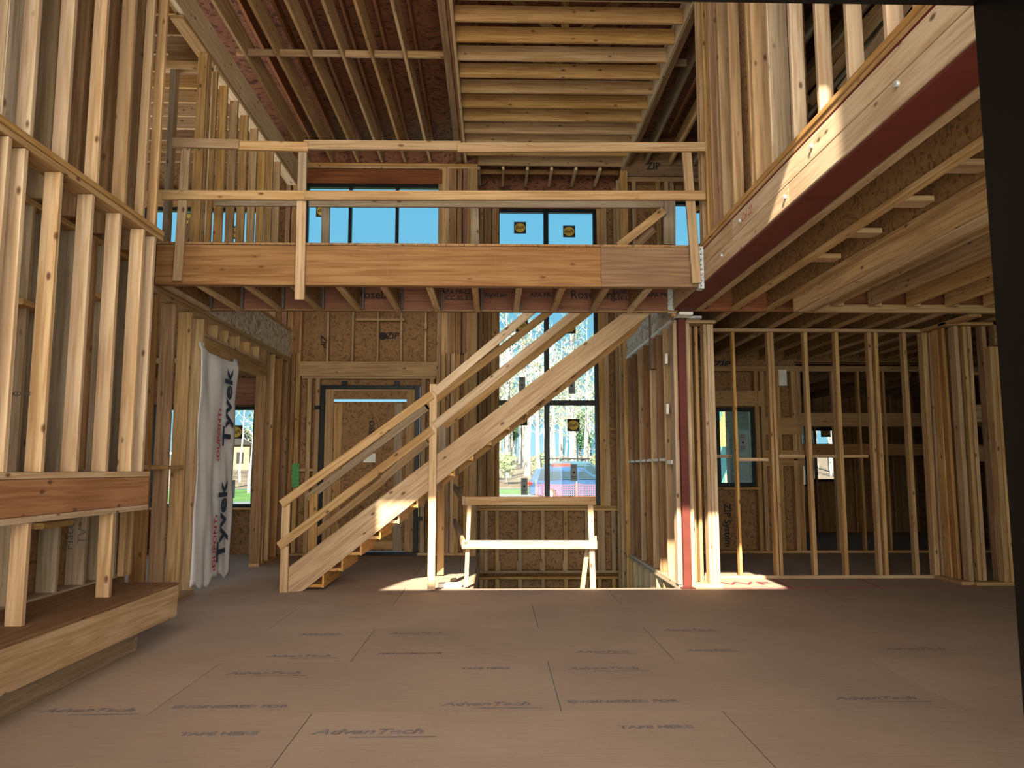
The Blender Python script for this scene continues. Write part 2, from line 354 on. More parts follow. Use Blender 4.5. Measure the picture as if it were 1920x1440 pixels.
for px in (577, 592): stud_y(wb, pick(['tan', 'pine']), YD+.01, .13, px=px, z0=.04, z1=2.71, py=850)
for px in (793, 808): stud_y(wb, pick(['tan', 'pine']), YD+.01, .13, px=px, z0=.04, z1=2.71, py=850)
bd('bottom_plate', wb, 'pine', -3.16, DX0, YD-.002, YD+.14, 0, .038); bd('bottom_plate', wb, 'pine', DX1, -.28, YD-.002, YD+.14, 0, .038)
bd('trimmer_plate', wb, 'pine', -2.99, -.92, YD, YD+.14, 2.70, 2.738)
bd('header', wb, 'tan', -3.02, -.90, YD, YD+.1, 2.74, 2.97)
for px in (614, 661, 708, 752, 798): stud_y(wb, 'pine', YD+.02, .12, px=px, z0=2.97, z1=4.19, py=640, wdt=.034)
bd('blocking', wb, 'pine', -2.18, -1.42, YD+.02, YD+.13, 3.62, 3.66)
bd('blocking', wb, 'tan', -3.00, -2.75, YD+.02, YD+.13, 1.27, 1.31)
bd('top_plate', wb, 'tan', -3.16, -.28, YD-.004, YD+.14, 6.10, 6.14); bd('top_plate', wb, 'tan', -3.16, -.28, YD-.002, YD+.14, 6.145, 6.185)
bd('header', wb, 'lvlr', -3.05, -.80, YD-.001, YD+.1, 5.85, 6.08)
bd('sill_plate', wb, 'tan', -3.05, -.80, YD, YD+.14, 4.19, 4.23)
for px in (540, 552, 564, 838, 850, 862, 872): stud_y(wb, pick(['red', 'dark', 'tan']), YD-.012, .14, px=px, z0=3.1, z1=6.1, py=400)
for k, (px, py) in enumerate([(607, 640), (735, 630)]):
    text('printed_lettering', 'ZIP', wb, 'ink', .14, FACE(atY(px, py, YD+.136)) if k else basis((0, 0, -1), (1, 0, 0), atY(px, py, YD+.136)), bold=0.004, shear=.2)
disc('printed_logo', wb, M['ink'], atY(718, 630, YD+.137), .075, .06)
mesh_obj('inspection_sheet', [tuple(atY(a, b, YD-.03)) for a, b in ((547, 915), (561, 912), (561, 868), (547, 870))], [(0, 1, 2, 3)], plain('green_sheet', (0.09, 0.30, 0.10), .7, 0, .5, 60), wb)
window('window_2', 'black three-light window high above the front door', *WI[:2], YD+.03, *WI[2:], vx=(-2.31, -1.565), stickers=((605, 395),))
# door
dr = struct('door_1', 'tall black-framed door opening closed off with a temporary strand-board panel', 'door', ((DX0+DX1)/2, YD, 0))
bd('frame_jamb', dr, 'black', DX0, DX0+.07, YD+.02, YD+.12, 0, DZ); bd('frame_jamb', dr, 'black', DX1-.07, DX1, YD+.02, YD+.12, 0, DZ)
bd('frame_head', dr, 'black', DX0+.07, DX1-.07, YD+.02, YD+.12, DZ-.06, DZ); bd('threshold', dr, 'black', DX0, DX1, YD, YD+.14, 0, .05)
for a, b in ((DX0+.07, DX0+.20), (DX1-.20, DX1-.07)): bd('inner_jamb', dr, 'pine', a, b, YD+.05, YD+.09, .05, DZ-.06)
bd('head_board', dr, 'osb', DX0+.2, DX1-.2, YD+.06, YD+.075, 2.385, DZ-.06)
bd('head_board', dr, 'tan', DX0+.2, DX1-.2, YD+.04, YD+.078, DZ-.09, DZ-.06)
bd('strand_board_panel', dr, 'osb', DX0+.20, DX1-.2, YD+.07, YD+.085, .06, 2.345)
bd('panel_batten', dr, 'tan', DX0+.21, DX0+.34, YD+.045, YD+.068, .06, 2.32); bd('panel_batten', dr, 'grey', DX1-.38, DX1-.25, YD+.045, YD+.068, .06, 2.32)
bd('panel_batten', dr, 'tan', DX0+.34, DX1-.38, YD+.045, YD+.068, .10, .22)
for x_, z_ in ((DX0-.05, .55), (DX0-.05, 2.25), (DX1+.03, .55), (DX0+.36, DZ+.03), (DX1-.36, DZ+.03)): bd('frame_clip', dr, 'black', x_-.03, x_+.05, YD, YD+.03, z_-.03, z_+.03)
bd('paper_note', dr, 'white', *sorted((atY(681, 860, YD+.04).x, atY(704, 860, YD+.04).x)), YD+.04, YD+.043, *sorted((atY(690, 867, YD+.04).z, atY(690, 850, YD+.04).z)))
prt = atY(696, 820, YD+.066)
text('stencil_lettering', 'OSB 23/32', dr, 'ink', .12, basis((0, 0, -1), (1, 0, 0), prt), bold=.003)
# =================================================================== BAY WALL (Y = 12.9) with the tall stair window
YB = 12.9
by = struct('wall_bay', 'projecting stair bay framing round the tall four-pane window', 'wall')
BW = (0.02, 1.76, .72, 5.80)
sheath_y(by, 'osb', YB+.14, -0.4, 2.25, -2.8, 6.05, [BW], wdt=1.2); sheath_y(by, 'osbr', YB+.14, -0.4, 2.25, 6.05, 6.95, [], wdt=1.2)
for px in (901, 909, 917, 925, 932): stud_y(by, pick(['tan', 'dark', 'pine']), YB, .14, px=px, z0=.7, z1=6.05, py=700)
for px in (1126, 1132, 1138): stud_y(by, pick(['tan', 'pine']), YB, .14, px=px, z0=.7, z1=6.05, py=700)
stud_y(by, 'tan', YB, .14, px=1160, z0=-2.8, z1=6.05, py=700)
bd('sill_plate', by, 'pine', -.30, 2.12, YB-.01, YB+.14, .66, .70); bd('sill_plate', by, 'tan', -.30, 2.12, YB, YB+.14, .615, .655)
for px in (903, 911, 932, 975, 1018, 1061, 1101, 1124, 1131, 1151, 1168): stud_y(by, 'pine', YB, .14, px=px, z0=-.36, z1=.615, py=1020)
for px in (903, 911, 932, 975, 1018, 1061, 1101, 1124, 1151): stud_y(by, 'tan', YB, .14, px=px, z0=-2.8, z1=-.50, py=1020)
bd('bottom_plate', by, 'pine', -.30, 2.12, YB-.004, YB+.14, -.40, -.36); bd('top_plate', by, 'tan', -.30, 2.12, YB-.004, YB+.14, -.50, -.455)
for px in (943, 980, 1023, 1066): stud_y(by, 'pine', YB+.03, .1, px=px-8, z0=-.36, z1=-.2, py=1080, wdt=.05, name='stud_block')
bd('blocking', by, 'tan', 1.85, 2.1, YB+.02, YB+.13, 1.95, 1.99)
bd('header', by, 'lvlr', -.05, 1.85, YB, YB+.1, 5.80, 6.02); bd('top_plate', by, 'tan', -.30, 2.12, YB-.004, YB+.14, 6.08, 6.12)
for sx, x0 in ((0, -.40), (1, 2.12)):        # short side walls of the bay
    bd('sheathing_panel', by, 'osb', x0, x0+.012, YD+.16, YB+.14, -2.8, 6.9)
    for yy in (12.1, 12.5, 12.85): bd('stud', by, pick(['tan', 'pine']), x0+(.015 if sx == 0 else -.12), x0+(.12 if sx == 0 else -.003), yy-.3, yy-.3+S, -2.8, 6.05)
window('window_3', 'tall narrow black window in the stair bay with yellow stickers', *BW[:2], YB+.03, *BW[2:], vx=(.885,), hz=(2.42, 4.35), fr=.06, bar=.085,
       stickers=((975, 427), (1067, 434), (978, 611), (1068, 614), (977, 786), (1075, 797)), labels=((1072, 723), (983, 912), (1076, 886), (979, 722)))
# ladder framing above the bay
cl = struct('ceiling', 'roof framing: sloping rafters, dropped joists and reddish roof sheathing', 'ceiling')
for k in range(7): bd('lookout_block', cl, 'palest', -.27+k*.4-.022, -.27+k*.4+.022, 12.14, 12.9, 6.19, 6.24)  # lightened colour makes up for the dim undersides
bd('lookout_block', cl, 'dark', -.4, 2.1, 12.5, 12.54, 6.26, 6.34)
# =================================================================== CEILING
ZC = 6.24
for k in range(0, 17):
    y = 12.12-k*.4064
    if y < 5.6: break
    bd('dropped_joist', cl, pick(['tan', 'tan', 'pine']), -.455, 2.09, y-S, y, ZC, ZC+.184)
for x0, x1, m, z0, z1 in ((-.62, -.535, 'dark', 6.23, 6.52), (-.53, -.495, 'red', 6.24, 6.52), (-.492, -.456, 'pale', 6.22, 6.52), (2.092, 2.13, 'pale', 6.22, 6.52), (2.133, 2.17, 'tan', 6.24, 6.52), (2.173, 2.21, 'dark', 6.24, 6.52)):
    bd('ceiling_beam', cl, m, x0, x1, 5.2, 12.3, z0, z1)
near = (405, 472, 540, 608, 668, 737); far = (579, 623, 672, 717, 760, 807)
raf = []
for a, b in zip(near, far):
    p, q = atZ(a, 12, 6.42), atY(b, 305, YD-.02)
    d = (q-p).normalized(); p = p-d*3.0; up = Vector((0, 0, .143)); raf.append((p.copy(), q.copy()))
    seg('rafter', cl, pick(['tan', 'pine', 'tan']), p+up, q+up, (0, 0, 1), .286, S)
    j = (p-q)*.45+q
for i in range(len(raf)+1):                     # mid-span blocking
    xa = -3.2 if i == 0 else raf[i-1][0].lerp(raf[i-1][1], .52).x+.02
    xb = -.62 if i == len(raf) else raf[i][0].lerp(raf[i][1], .52).x-.02
    bd('blocking', cl, 'pine', xa, xb, 9.05, 9.088, 6.385, 6.47)
for k in range(8):                              # rafters of the upper roof, right under the sheathing
    x = -3.15+k*.4+.12
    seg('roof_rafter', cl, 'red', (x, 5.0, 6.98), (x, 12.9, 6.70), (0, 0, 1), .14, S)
for k in range(9):
    x = 2.45+k*.4064
    seg('rafter', cl, pick(['tan', 'grey']), (x, 3.0, 6.55), (x, 12.0, 6.36), (0, 0, 1), .24, S)
bd('blocking', cl, 'pine', 2.22, 3.2, 9.2, 9.238, 6.40, 6.49)
for k in range(5):
    x = 2.30+k*.55; bd('roof_rafter', cl, 'red', x, x+S, 4.0, 12.0, 6.78, 6.90)
# roof sheathing sheets
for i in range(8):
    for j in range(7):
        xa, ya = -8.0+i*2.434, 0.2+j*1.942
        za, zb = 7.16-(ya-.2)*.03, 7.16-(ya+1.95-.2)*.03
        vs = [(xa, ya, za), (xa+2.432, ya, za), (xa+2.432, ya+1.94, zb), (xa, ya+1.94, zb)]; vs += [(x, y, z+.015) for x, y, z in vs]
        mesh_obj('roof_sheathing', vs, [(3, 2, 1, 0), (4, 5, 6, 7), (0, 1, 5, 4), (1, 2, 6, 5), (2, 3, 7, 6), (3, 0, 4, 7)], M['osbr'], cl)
for k in range(5):                               # roof web members glimpsed between the dropped joists
    y = 7.6+k*.9; bd('web_brace', cl, 'tan', .78, .87, y, y+S, 6.44, 7.0)
    seg('web_brace', cl, 'tan', (.1, y+.1, 6.98), (.72, y+.1, 6.46), (0, 1, 0), S, .09); seg('web_brace', cl, 'tan', (1.6, y+.1, 6.98), (1.0, y+.1, 6.46), (0, 1, 0), S, .09)
# =================================================================== RIGHT HALF OF THE BACK WALL (Y = 12.1)
YR = 12.1
wr = struct('wall_back_right', 'back wall of the right-hand rooms, strand board behind studs', 'wall')
RW = (3.52, 4.13, 1.03, 2.28); UW = (2.88, 3.42, 4.3, 5.66)
sheath_y(wr, 'osb', YR+.14, 2.14, 4.85, 0, 3.0, [RW]); sheath_y(wr, 'osb', YR+.14, 2.14, 9.2, 3.0, 7.1, [UW])
for px in (1338, 1421, 1432, 1462, 1490, 1500): stud_y(wr, 'tan', YR, .14, px=px, z0=.04, z1=2.9, py=800)
bd('header', wr, 'tan', 3.45, 4.25, YR, YR+.1, 2.3, 2.55); bd('sill_plate', wr, 'tan', 3.45, 4.2, YR, YR+.14, .98, 1.02)
bd('bottom_plate', wr, 'pine', 2.2, 9.0, YR-.004, YR+.14, 0, .04); bd('top_plate', wr, 'tan', 2.2, 9.0, YR-.004, YR+.14, 2.86, 2.95)
bd('blocking', wr, 'tan', 4.25, 4.9, YR, YR+.1, 1.85, 2.12); bd('blocking', wr, 'tan', 4.25, 4.9, YR, YR+.1, 1.35, 1.6)
text('printed_lettering', 'ZIP', wr, 'ink', .13, FACE(atY(1352, 683, YR+.134)), bold=.004, shear=.2, sx=1.5)
text('printed_lettering', 'ZIP System', wr, 'ink', .15, basis((0, 0, -1), (1, 0, 0), atY(1364, 985, YR+.134)), bold=.003)
for k in range(9): bd('stud', wr, 'tan', 5.4+k*.4064, 5.4+k*.4064+S, YR, YR+.09, .04, 2.86, wob=.003)
bd('blocking', wr, 'tan', 4.9, 8.8, YR+.02, YR+.06, 1.98, 2.2); bd('blocking', wr, 'dark', 4.9, 8.8, YR+.02, YR+.06, 1.52, 1.70)
bd('stud', wr, 'dark', 4.80, 4.86, YR, YR+.14, .04, 2.86)
for px in (1167, 1190, 1236, 1251): stud_y(wr, 'tan', YR-.02, .14, px=px, z0=3.1, z1=5.98, py=420)
bd('top_plate', wr, 'tan', 2.1, 4.2, YR-.03, YR+.14, 5.98, 6.06)
stud_y(wr, 'tan', YR-.02, .14, px=1262, z0=3.1, z1=5.98, py=420)
bd('header', wr, 'dark', 2.1, 5.0, YR-.01, YR+.1, 6.08, 6.36)
for px in (1225,): text('printed_lettering', 'ZIP', wr, 'ink', .16, FACE(atY(px, 312, YR-.014)), bold=.004)
window('window_4', 'small black window at the back of the right room beside a teal house', *RW[:2], YR+.03, *RW[2:], fr=.06, labels=((1393, 830),))
window('window_5', 'small upper window behind the right end of the loft railing', *UW[:2], YR+.03, *UW[2:], fr=.05, stickers=((1302, 388),))
# furthest back wall
YF = 16.0
wf = struct('wall_far_right', 'dark wall of the furthest room beyond the right-hand studs', 'wall')
FW1 = (6.64, 7.27, 1.05, 2.16); FW2 = (6.36, 6.54, .95, 2.45); 
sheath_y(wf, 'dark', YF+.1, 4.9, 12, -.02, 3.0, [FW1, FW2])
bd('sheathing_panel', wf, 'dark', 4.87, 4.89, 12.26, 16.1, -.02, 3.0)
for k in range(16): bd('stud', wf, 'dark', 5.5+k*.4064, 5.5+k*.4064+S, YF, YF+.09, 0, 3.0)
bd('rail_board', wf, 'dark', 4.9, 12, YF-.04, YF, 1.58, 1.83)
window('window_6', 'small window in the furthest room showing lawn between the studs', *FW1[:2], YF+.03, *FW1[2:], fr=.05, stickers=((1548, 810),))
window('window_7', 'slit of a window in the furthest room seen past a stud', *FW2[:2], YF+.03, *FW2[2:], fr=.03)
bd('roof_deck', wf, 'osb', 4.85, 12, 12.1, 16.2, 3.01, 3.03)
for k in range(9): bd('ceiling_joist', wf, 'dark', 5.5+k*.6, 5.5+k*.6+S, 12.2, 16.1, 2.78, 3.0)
# outer right wall
wo_ = struct('wall_right', 'strand-board outer wall at the far right edge of the house', 'wall')
for j in range(8):
    for zz in ((0, 2.99), (3.0, 7.1)): bd('sheathing_panel', wo_, 'osb', 8.9, 8.92, .3+j*2.0, .3+j*2.0+1.995, zz[0], zz[1])
for k in range(30): bd('stud', wo_, 'tan', 8.76, 8.9, .5+k*.5, .5+k*.5+S, 0, 7.0)
# =================================================================== LEFT ROOMS: back wall and outer wall
wl = struct('wall_back_left', 'back wall of the left-hand rooms seen through the studs', 'wall')
LW = (-5.30, -3.70, .72, 2.27); LU = (-5.62, -3.62, 4.3, 5.46)
sheath_y(wl, 'osb', 12.14, -7.6, -3.3, 0, 3.0, [LW]); sheath_y(wl, 'osb', 12.14, -7.6, -3.3, 3.0, 7.1, [LU])
bd('header', wl, 'lvlr', -5.4, -3.6, 12.0, 12.1, 2.30, 2.72); bd('header', wl, 'dark', -5.7, -3.5, 12.0, 12.1, 5.48, 5.75)
for k in range(11): bd('stud', wl, 'tan', -7.4+k*.4064, -7.4+k*.4064+S, 12.01, 12.13, .04, .68)
for x in (-5.42, -3.64, -5.9, -6.4, -6.9): bd('stud', wl, 'tan', x, x+S, 12.0, 12.13, .04, 2.95)
bd('sill_plate', wl, 'tan', -5.4, -3.6, 12.0, 12.13, .68, .72)
bd('top_plate', wl, 'tan', -7.5, -3.3, 12.0, 12.13, 2.95, 3.03)
window('window_8', 'ground-floor window at the left beyond the hanging house wrap', *LW[:2], 12.03, *LW[2:], fr=.05, vx=(-4.62,), stickers=((442, 810),), labels=((434, 917),))
window('window_9', 'upper window at the left behind the loft studs', *LU[:2], 12.03, *LU[2:], fr=.05, vx=(-4.62,), stickers=((354, 411), (442, 436)))
wll = struct('wall_left_outer', 'strand-board outer wall of the left-hand rooms', 'wall')
for j in range(7):
    for zz in (((0, .7), (2.3, 2.99), (3.0, 4.1), (5.5, 7.1)) if j in (2, 3, 4, 5) else ((0, 2.99), (3.0, 7.1))): bd('sheathing_panel', wll, 'osb', -7.62, -7.6, .3+j*2.0, .3+j*2.0+1.995, zz[0], zz[1])
# upper left ceiling joists
for k in range(12):
    y = 12.0-k*.4064; bd('ceiling_joist', cl, pick(['tan', 'dark']), -7.5, -3.32, y-S, y, 6.20, 6.43)
bd('ceiling_joist', cl, 'pine', -7.5, -3.32, 6.9, 6.94, 6.20, 6.43)
# =================================================================== LEFT SIDE WALL OF THE HALL (X = -3.2): lower storey
ws = struct('wall_hall_left', 'lower hall side wall with wide door opening behind the white wrap', 'wall')
XA, XB = -3.30, -3.16
for y in (6.75, 7.15, 7.55, 7.95, 8.30): bd('stud', ws, pick(['tan', 'pine', 'dark']), XA, XB, y, y+S, .04, 2.93, wob=.003)
for a, b in ((6.79, 7.15), (7.19, 7.55), (7.59, 7.95)): bd('blocking', ws, 'pine', XA+.02, XB-.005, a, b, 1.30, 1.338)
bd('bottom_plate', ws, 'pine', XA, XB, 6.2, 8.36, 0, .038); bd('bottom_plate', ws, 'pine', XA, XB, 10.6, 11.88, 0, .038)
bd('top_plate', ws, 'pine', XA, XB, 6.2, 11.88, 2.94, 2.978); bd('top_plate', ws, 'tan', XA, XB+.002, 6.2, 11.88, 2.98, 3.018)
bd('header', ws, 'tan', XA, XB, 8.34, 10.62, 2.58, 2.74); bd('header_plate', ws, 'pale', XA-.01, XB, 8.34, 10.62, 2.745, 2.775)
for y in (8.4, 8.75, 9.1, 9.5, 9.9, 10.3): bd('cripple_stud', ws, 'tan', XA, XB-.01, y, y+S, 2.78, 2.94)
for y in (10.62, 10.665, 10.71, 11.0, 11.4, 11.76, 11.80): bd('stud', ws, pick(['tan', 'pine', 'dark']), XA, XB, y, y+S, .04, 2.94, wob=.003)
bd('sheathing_panel', ws, 'osb', XA-.012, XA-.001, 10.68, 11.9, .04, 2.94)
bd('rim_board', ws, 'osbp', XA+.04, XB, 8.3, 11.88, 3.02, 3.42); bd('rim_board', ws, 'osb', XA+.04, XB, 6.2, 8.29, 3.02, 3.42)
# upper storey part of that wall
wu = struct('wall_loft_left', 'upper hall side wall of slender studs left of the loft', 'wall')
bd('bottom_plate', wu, 'tan', XA, XB, 7.0, 11.88, 3.43, 3.468)
pxs = (373, 394, 414.5, 436, 456, 475, 492, 507, 521)
for i, px in enumerate(pxs):
    y = atX(px, 296, -3.2).y; bd('stud', wu, pick(['tan', 'pine']), XA+.04, XB, y, y+S, 3.47, 5.84, wob=.003)
y = atX(386, 296, -3.2).y
bd('stud', wu, 'palest', XA+.02, XB-.01, y, y+S, 3.47, 5.84, wob=.002)
for px in (377, 380): y = atX(px, 296, -3.2).y; bd('stud', wu, 'tan', XA+.02, XB, y, y+S, 3.47, 5.9)
bd('top_plate', wu, 'palest', XA, XB+.004, 8.3, 11.88, 5.80, 5.838); bd('top_plate', wu, 'pine', XA, XB+.002, 7.4, 11.88, 5.842, 5.88)
bd('header', wu, 'palest', XB-.045, XB+.01, 5.2, 11.88, 5.885, 6.20); bd('header', wu, 'tan', XB-.095, XB-.05, 5.2, 11.88, 5.90, 6.28)  # lightened colour stands in for light on this face
seg('brace', wu, 'tan', atY(345, 456, 9.8), atY(408, 300, 9.8), (0, 1, 0), S, .09)
# opening at the near end of it
bd('stud', wu, 'grey', *[atY(p, 250, 8.4).x for p in (313, 324)], 8.4, 8.5, 3.45, 5.84); bd('stud', wu, 'tan', *[atY(p, 250, 8.4).x for p in (370, 381)], 8.4, 8.5, 3.45, 5.84)
bd('header', wu, 'tan', atY(300, 120, 8.4).x, XB, 8.38, 8.5, 5.84, 5.93)
bd('header', wu, 'dark', atY(300, 120, 8.4).x, XB, 8.6, 8.7, 5.93, 6.18)
# =================================================================== LEFT WALL OF THE GREAT ROOM (X = -2.65)
wg = struct('wall_left', 'tall double-row stud wall at the left with rust-coloured fireplace header', 'wall')
XL = -2.65
def studx(par, m, px, py, x, dpt, z0, z1, name='stud', y=None, wob=.004):
    """stud of a wall along Y; px is the right-hand edge of its camera-facing side"""
    if y is None: y = atX(px, py, x).y
    s = -1 if x < 0 else 1
    a, b = sorted((x, x+s*dpt)); return bd(name, par, m, a, b, y, y+S, z0, z1, wob=wob)
bd('bottom_plate', wg, 'pale', XL-.1, XL+.004, 2.6, 6.0, 1.245, 1.283)
for px, py in ((16, 250), (48, 280), (113, 330), (173, 370), (225, 400), (268, 440), (289, 440)): studx(wg, 'pale', px, py, XL, .098, 1.285, 3.10)
for y in (3.6, 3.95): studx(wg, 'pale', 0, 0, XL, .105, 1.285, 3.10, y=y)
bd('top_plate', wg, 'pine', XL-.15, XL+.006, 2.6, 6.02, 3.105, 3.143); bd('top_plate', wg, 'tan', XL-.14, XL+.012, 2.6, 6.02, 3.147, 3.185)
bd('header', wg, 'rust', XL-.04, XL, 2.6, 6.0, 1.035, 1.243); bd('header', wg, 'rust', XL-.085, XL-.044, 2.6, 6.0, 1.035, 1.243)
bd('top_plate', wg, 'pale', XL-.1, XL+.004, 2.6, 6.0, .995, 1.033)
for px, py, m in ((48, 1050, 'pine'), (208, 1040, 'pine')): studx(wg, m, px, py, XL, .095, .42, .994)
# back row, its shade put into a greyer timber colour
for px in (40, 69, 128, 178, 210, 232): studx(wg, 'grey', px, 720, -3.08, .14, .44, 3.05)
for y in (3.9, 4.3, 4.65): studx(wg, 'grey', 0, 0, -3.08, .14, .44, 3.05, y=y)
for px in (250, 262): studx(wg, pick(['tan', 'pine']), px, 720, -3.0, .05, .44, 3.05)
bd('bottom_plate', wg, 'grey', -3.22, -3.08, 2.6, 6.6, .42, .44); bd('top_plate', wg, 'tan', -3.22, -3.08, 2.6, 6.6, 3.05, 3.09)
for y0 in (2.6, 3.83, 5.06): bd('sheathing_panel', wg, 'osb', -3.26, -3.245, y0, y0+1.22 if y0 < 5 else 6.55, .42, 3.1)
studx(wg, 'dark', 0, 0, -2.95, .03, 1.3, 3.0, y=5.6)
for y0, z0 in ((4.9, 2.35), (5.75, 2.6), (5.3, .9)): bd('blocking', wg, 'tan', -3.2, -3.02, y0, y0+.36, z0, z0+.04)
# upper storey
for px, m, dd in ((8, 'grey', .09), (66, 'pale', .085), (133, 'pale', .085), (195, 'pale', .085), (248, 'pine', .095), (285, 'pine', .065), (309, 'tan', .07)): studx(wg, m, px, 100, XL, dd, 3.19, 6.6)
for y in (3.7, 4.0): studx(wg, 'grey', 0, 0, XL, .14, 3.19, 6.6, y=y)
for px, m in ((38, 'grey'), (105, 'grey'), (162, 'dark'), (215, 'dark'), (245, 'dark'), (266, 'tan')): studx(wg, m, px, 100, -3.0, .22, 3.10, 6.6)  # greyer, darker timber puts shade into the upper back row
bd('sheathing_panel', wg, 'osb', -3.27, -3.255, 2.6, 4.4, 3.1, 6.6); bd('sheathing_panel', wg, 'osb', -3.27, -3.255, 4.41, 5.95, 3.1, 6.6)
bd('top_plate', wg, 'tan', -3.2, XL, 3.2, 6.1, 6.6, 6.64)
studx(wg, 'dark', 0, 0, XL-.09, .05, 3.19, 6.6, y=6.05)
# stamped marks on one stud
for z_ in (1.98, 2.04): pass
text('stamp', 'SPF 2  KD-HT', wg, 'ink', .035, FACE(Vector((XL-.05, atX(52, 600, XL).y-.003, 1.72))), bold=.0005, ext=0)
text('stamp', '228', wg, 'ink', .05, FACE(Vector((XL-.05, atX(293, 600, XL).y-.003, 1.9))), ext=0)
text('pencil_note', 'Place\nTV', wg, 'hanger', .10, basis((0, 0, 1), (-1, 0, 0), (-3.15, atX(178, 720, -3.08).y-.004, .80)), ext=0)
# hearth platform
hp = thing('hearth_platform', 'raised plywood hearth platform with pale front board at the left', 'platform', (-2.8, 4.6, 0))
bd('front_board', hp, 'pale', -2.50, -2.462, 1.6, 6.18, .17, .405)
bd('end_board', hp, 'pine', -3.24, -2.502, 6.142, 6.18, .17, .405)
bd('top_panel', hp, 'lvl', -3.24, -2.458, 4.0, 6.185, .407, .425); bd('top_panel', hp, 'lvl', -3.24, -2.458, 1.6, 3.997, .407, .425)
bd('base_board', hp, 'grey', -2.62, -2.582, 1.6, 5.75, .0, .168); bd('base_board', hp, 'grey', -3.2, -2.58, 5.75, 5.788, .0, .168)
# =================================================================== HOUSE WRAP hanging in the opening
def wrap():
    t = thing('house_wrap', 'creased white house wrap sheet with dark and red lettering hung over the left doorway', 'wrap', (-3.12, 8.9, 0))
    ny, nz = 26, 60; rnd = random.Random(4); vs = []
    for j in range(nz+1):
        v = j/nz
        for i in range(ny+1):
            u = i/ny
            zt = 2.66+.02*math.sin(u*9)-.05*u; zb = .045+.035*math.sin(u*11+1)+.02*math.sin(u*27)+.05*u
            z = zb+(zt-zb)*v; y = 8.20+u*(1.20+.03*math.sin(v*7))
            x = -3.150+.012*math.sin(u*5+v*3)*(1-v*.5)+.007*math.sin(u*14-v*6)+.008*math.sin((u*1.4+v*2.4)*7)*(1-abs(v-.55))+.006*math.sin(u*34+v*2)*(1-v)+.010*abs(math.sin(u*9+v*4.5))
            x += -.02 if v > .97 else 0
            vs.append((x, y, z))
    fs = [(j*(ny+1)+i, j*(ny+1)+i+1, (j+1)*(ny+1)+i+1, (j+1)*(ny+1)+i) for j in range(nz) for i in range(ny)]
    m = plain('woven_wrap', (0.72, 0.70, 0.70), .55, 0, .06, 3)
    o = mesh_obj('sheet', vs, fs, m, t, True)
    md = o.modifiers.new('t', 'SOLIDIFY'); md.thickness = .002
    R = lambda py, px: basis((0, 0, 1), (0, -1, 0), (-3.095, atX(px, py, -3.095).y, atX(px, py, -3.095).z))
    text('brand_lettering', 'Tyvek', t, 'navy', .36, R(765, 428), bold=.010); text('brand_lettering', 'Tyvek', t, 'navy', .36, R(978, 417), bold=.010)
    text('red_lettering', '\u2039DUPONT\u203a', t, 'redink', .125, R(815, 411), bold=.003); text('red_lettering', '\u2039DUPONT\u203a', t, 'redink', .13, R(1018, 403), bold=.003)
    text('edge_print', 'Tyvek HomeWrap   Tyvek HomeWrap   Tyvek HomeWrap', t, 'redink', .035, R(900, 362))
wrap()
# =================================================================== LOFT BRIDGE
lo = thing('loft_bridge', 'loft walkway with broad laminated front beam above the stairs', 'loft', (-.6, 7.6, 3.0))
bxs = [-3.13, -1.83, -.80, .33, 1.30, 1.93]
xs = [-3.13, -1.31, -.79, -.05, .99, 1.93]
bd('front_beam', lo, 'lvl', -3.13, .99, 7.0, 7.045, 2.995, 3.372); bd('front_beam', lo, 'lvl', .993, 1.93, 7.0, 7.045, 2.995, 3.376)
for x_ in (-1.31, -1.0, .0): bd('beam_joint', lo, 'dark', x_, x_+.004, 6.9985, 7.0, 3.0, 3.37)
bd('front_beam', lo, 'lvl', -3.13, 1.93, 7.047, 7.09, 2.995, 3.37)
bd('back_beam', lo, 'lvlr', -3.25, 2.0, 8.25, 8.295, 3.01, 3.37)
bd('beam_edge', lo, 'lvl', -3.25, 2.0, 8.23, 8.248, 3.01, 3.03)
for i in range(4):
    bd('subfloor_panel', lo, 'osb', -3.2+i*1.3, -3.2+(i+1)*1.3-.003, 7.0, 8.3, 3.377, 3.397)
jx = [-3.1, -2.77, -2.33, -1.9, -1.47, -1.05, -.62, -.19, .23, .64, 1.06, 1.47]
for i, x in enumerate(jx):
    j = bd('joist', lo, pick(['pale', 'pine', 'pine']), x-.03, x+.03, 7.093, 8.229, 3.0, 3.036)
    bd('joist_web', j, 'osb', x-.006, x+.006, 7.093, 8.229, 3.037, 3.34)
    bd('joist_hanger', j, 'hanger', x+.034, x+.055, 8.19, 8.229, 3.02, 3.30)
for px, s in ((712, 'Roseburg'), (1112, 'Roseburg'), (862, 'APA PR-L270\nICC-ES ESR'), (930, 'RigidLam'), (1018, 'APA PR-L'), (1170, 'RigidLam\n1.5E LVL'), (1232, 'APA PR')):
    p = atY(px, 553, 8.247); text('printed_lettering', s, lo, 'ink', .13 if s == 'Roseburg' else .07, FACE(p), bold=.002, ext=.0002)
bd('beam_hanger', lo, 'zinc', 1.905, 1.958, 6.985, 7.09, 2.98, 3.38); bd('beam_hanger', lo, 'zinc', 1.90, 1.99, 8.24, 8.25, 3.0, 3.30)
for z_ in [3.0+.05*k for k in range(8)]: bd('hanger_nail', lo, 'ink', 1.925, 1.935, 6.982, 6.985, z_, z_+.01)
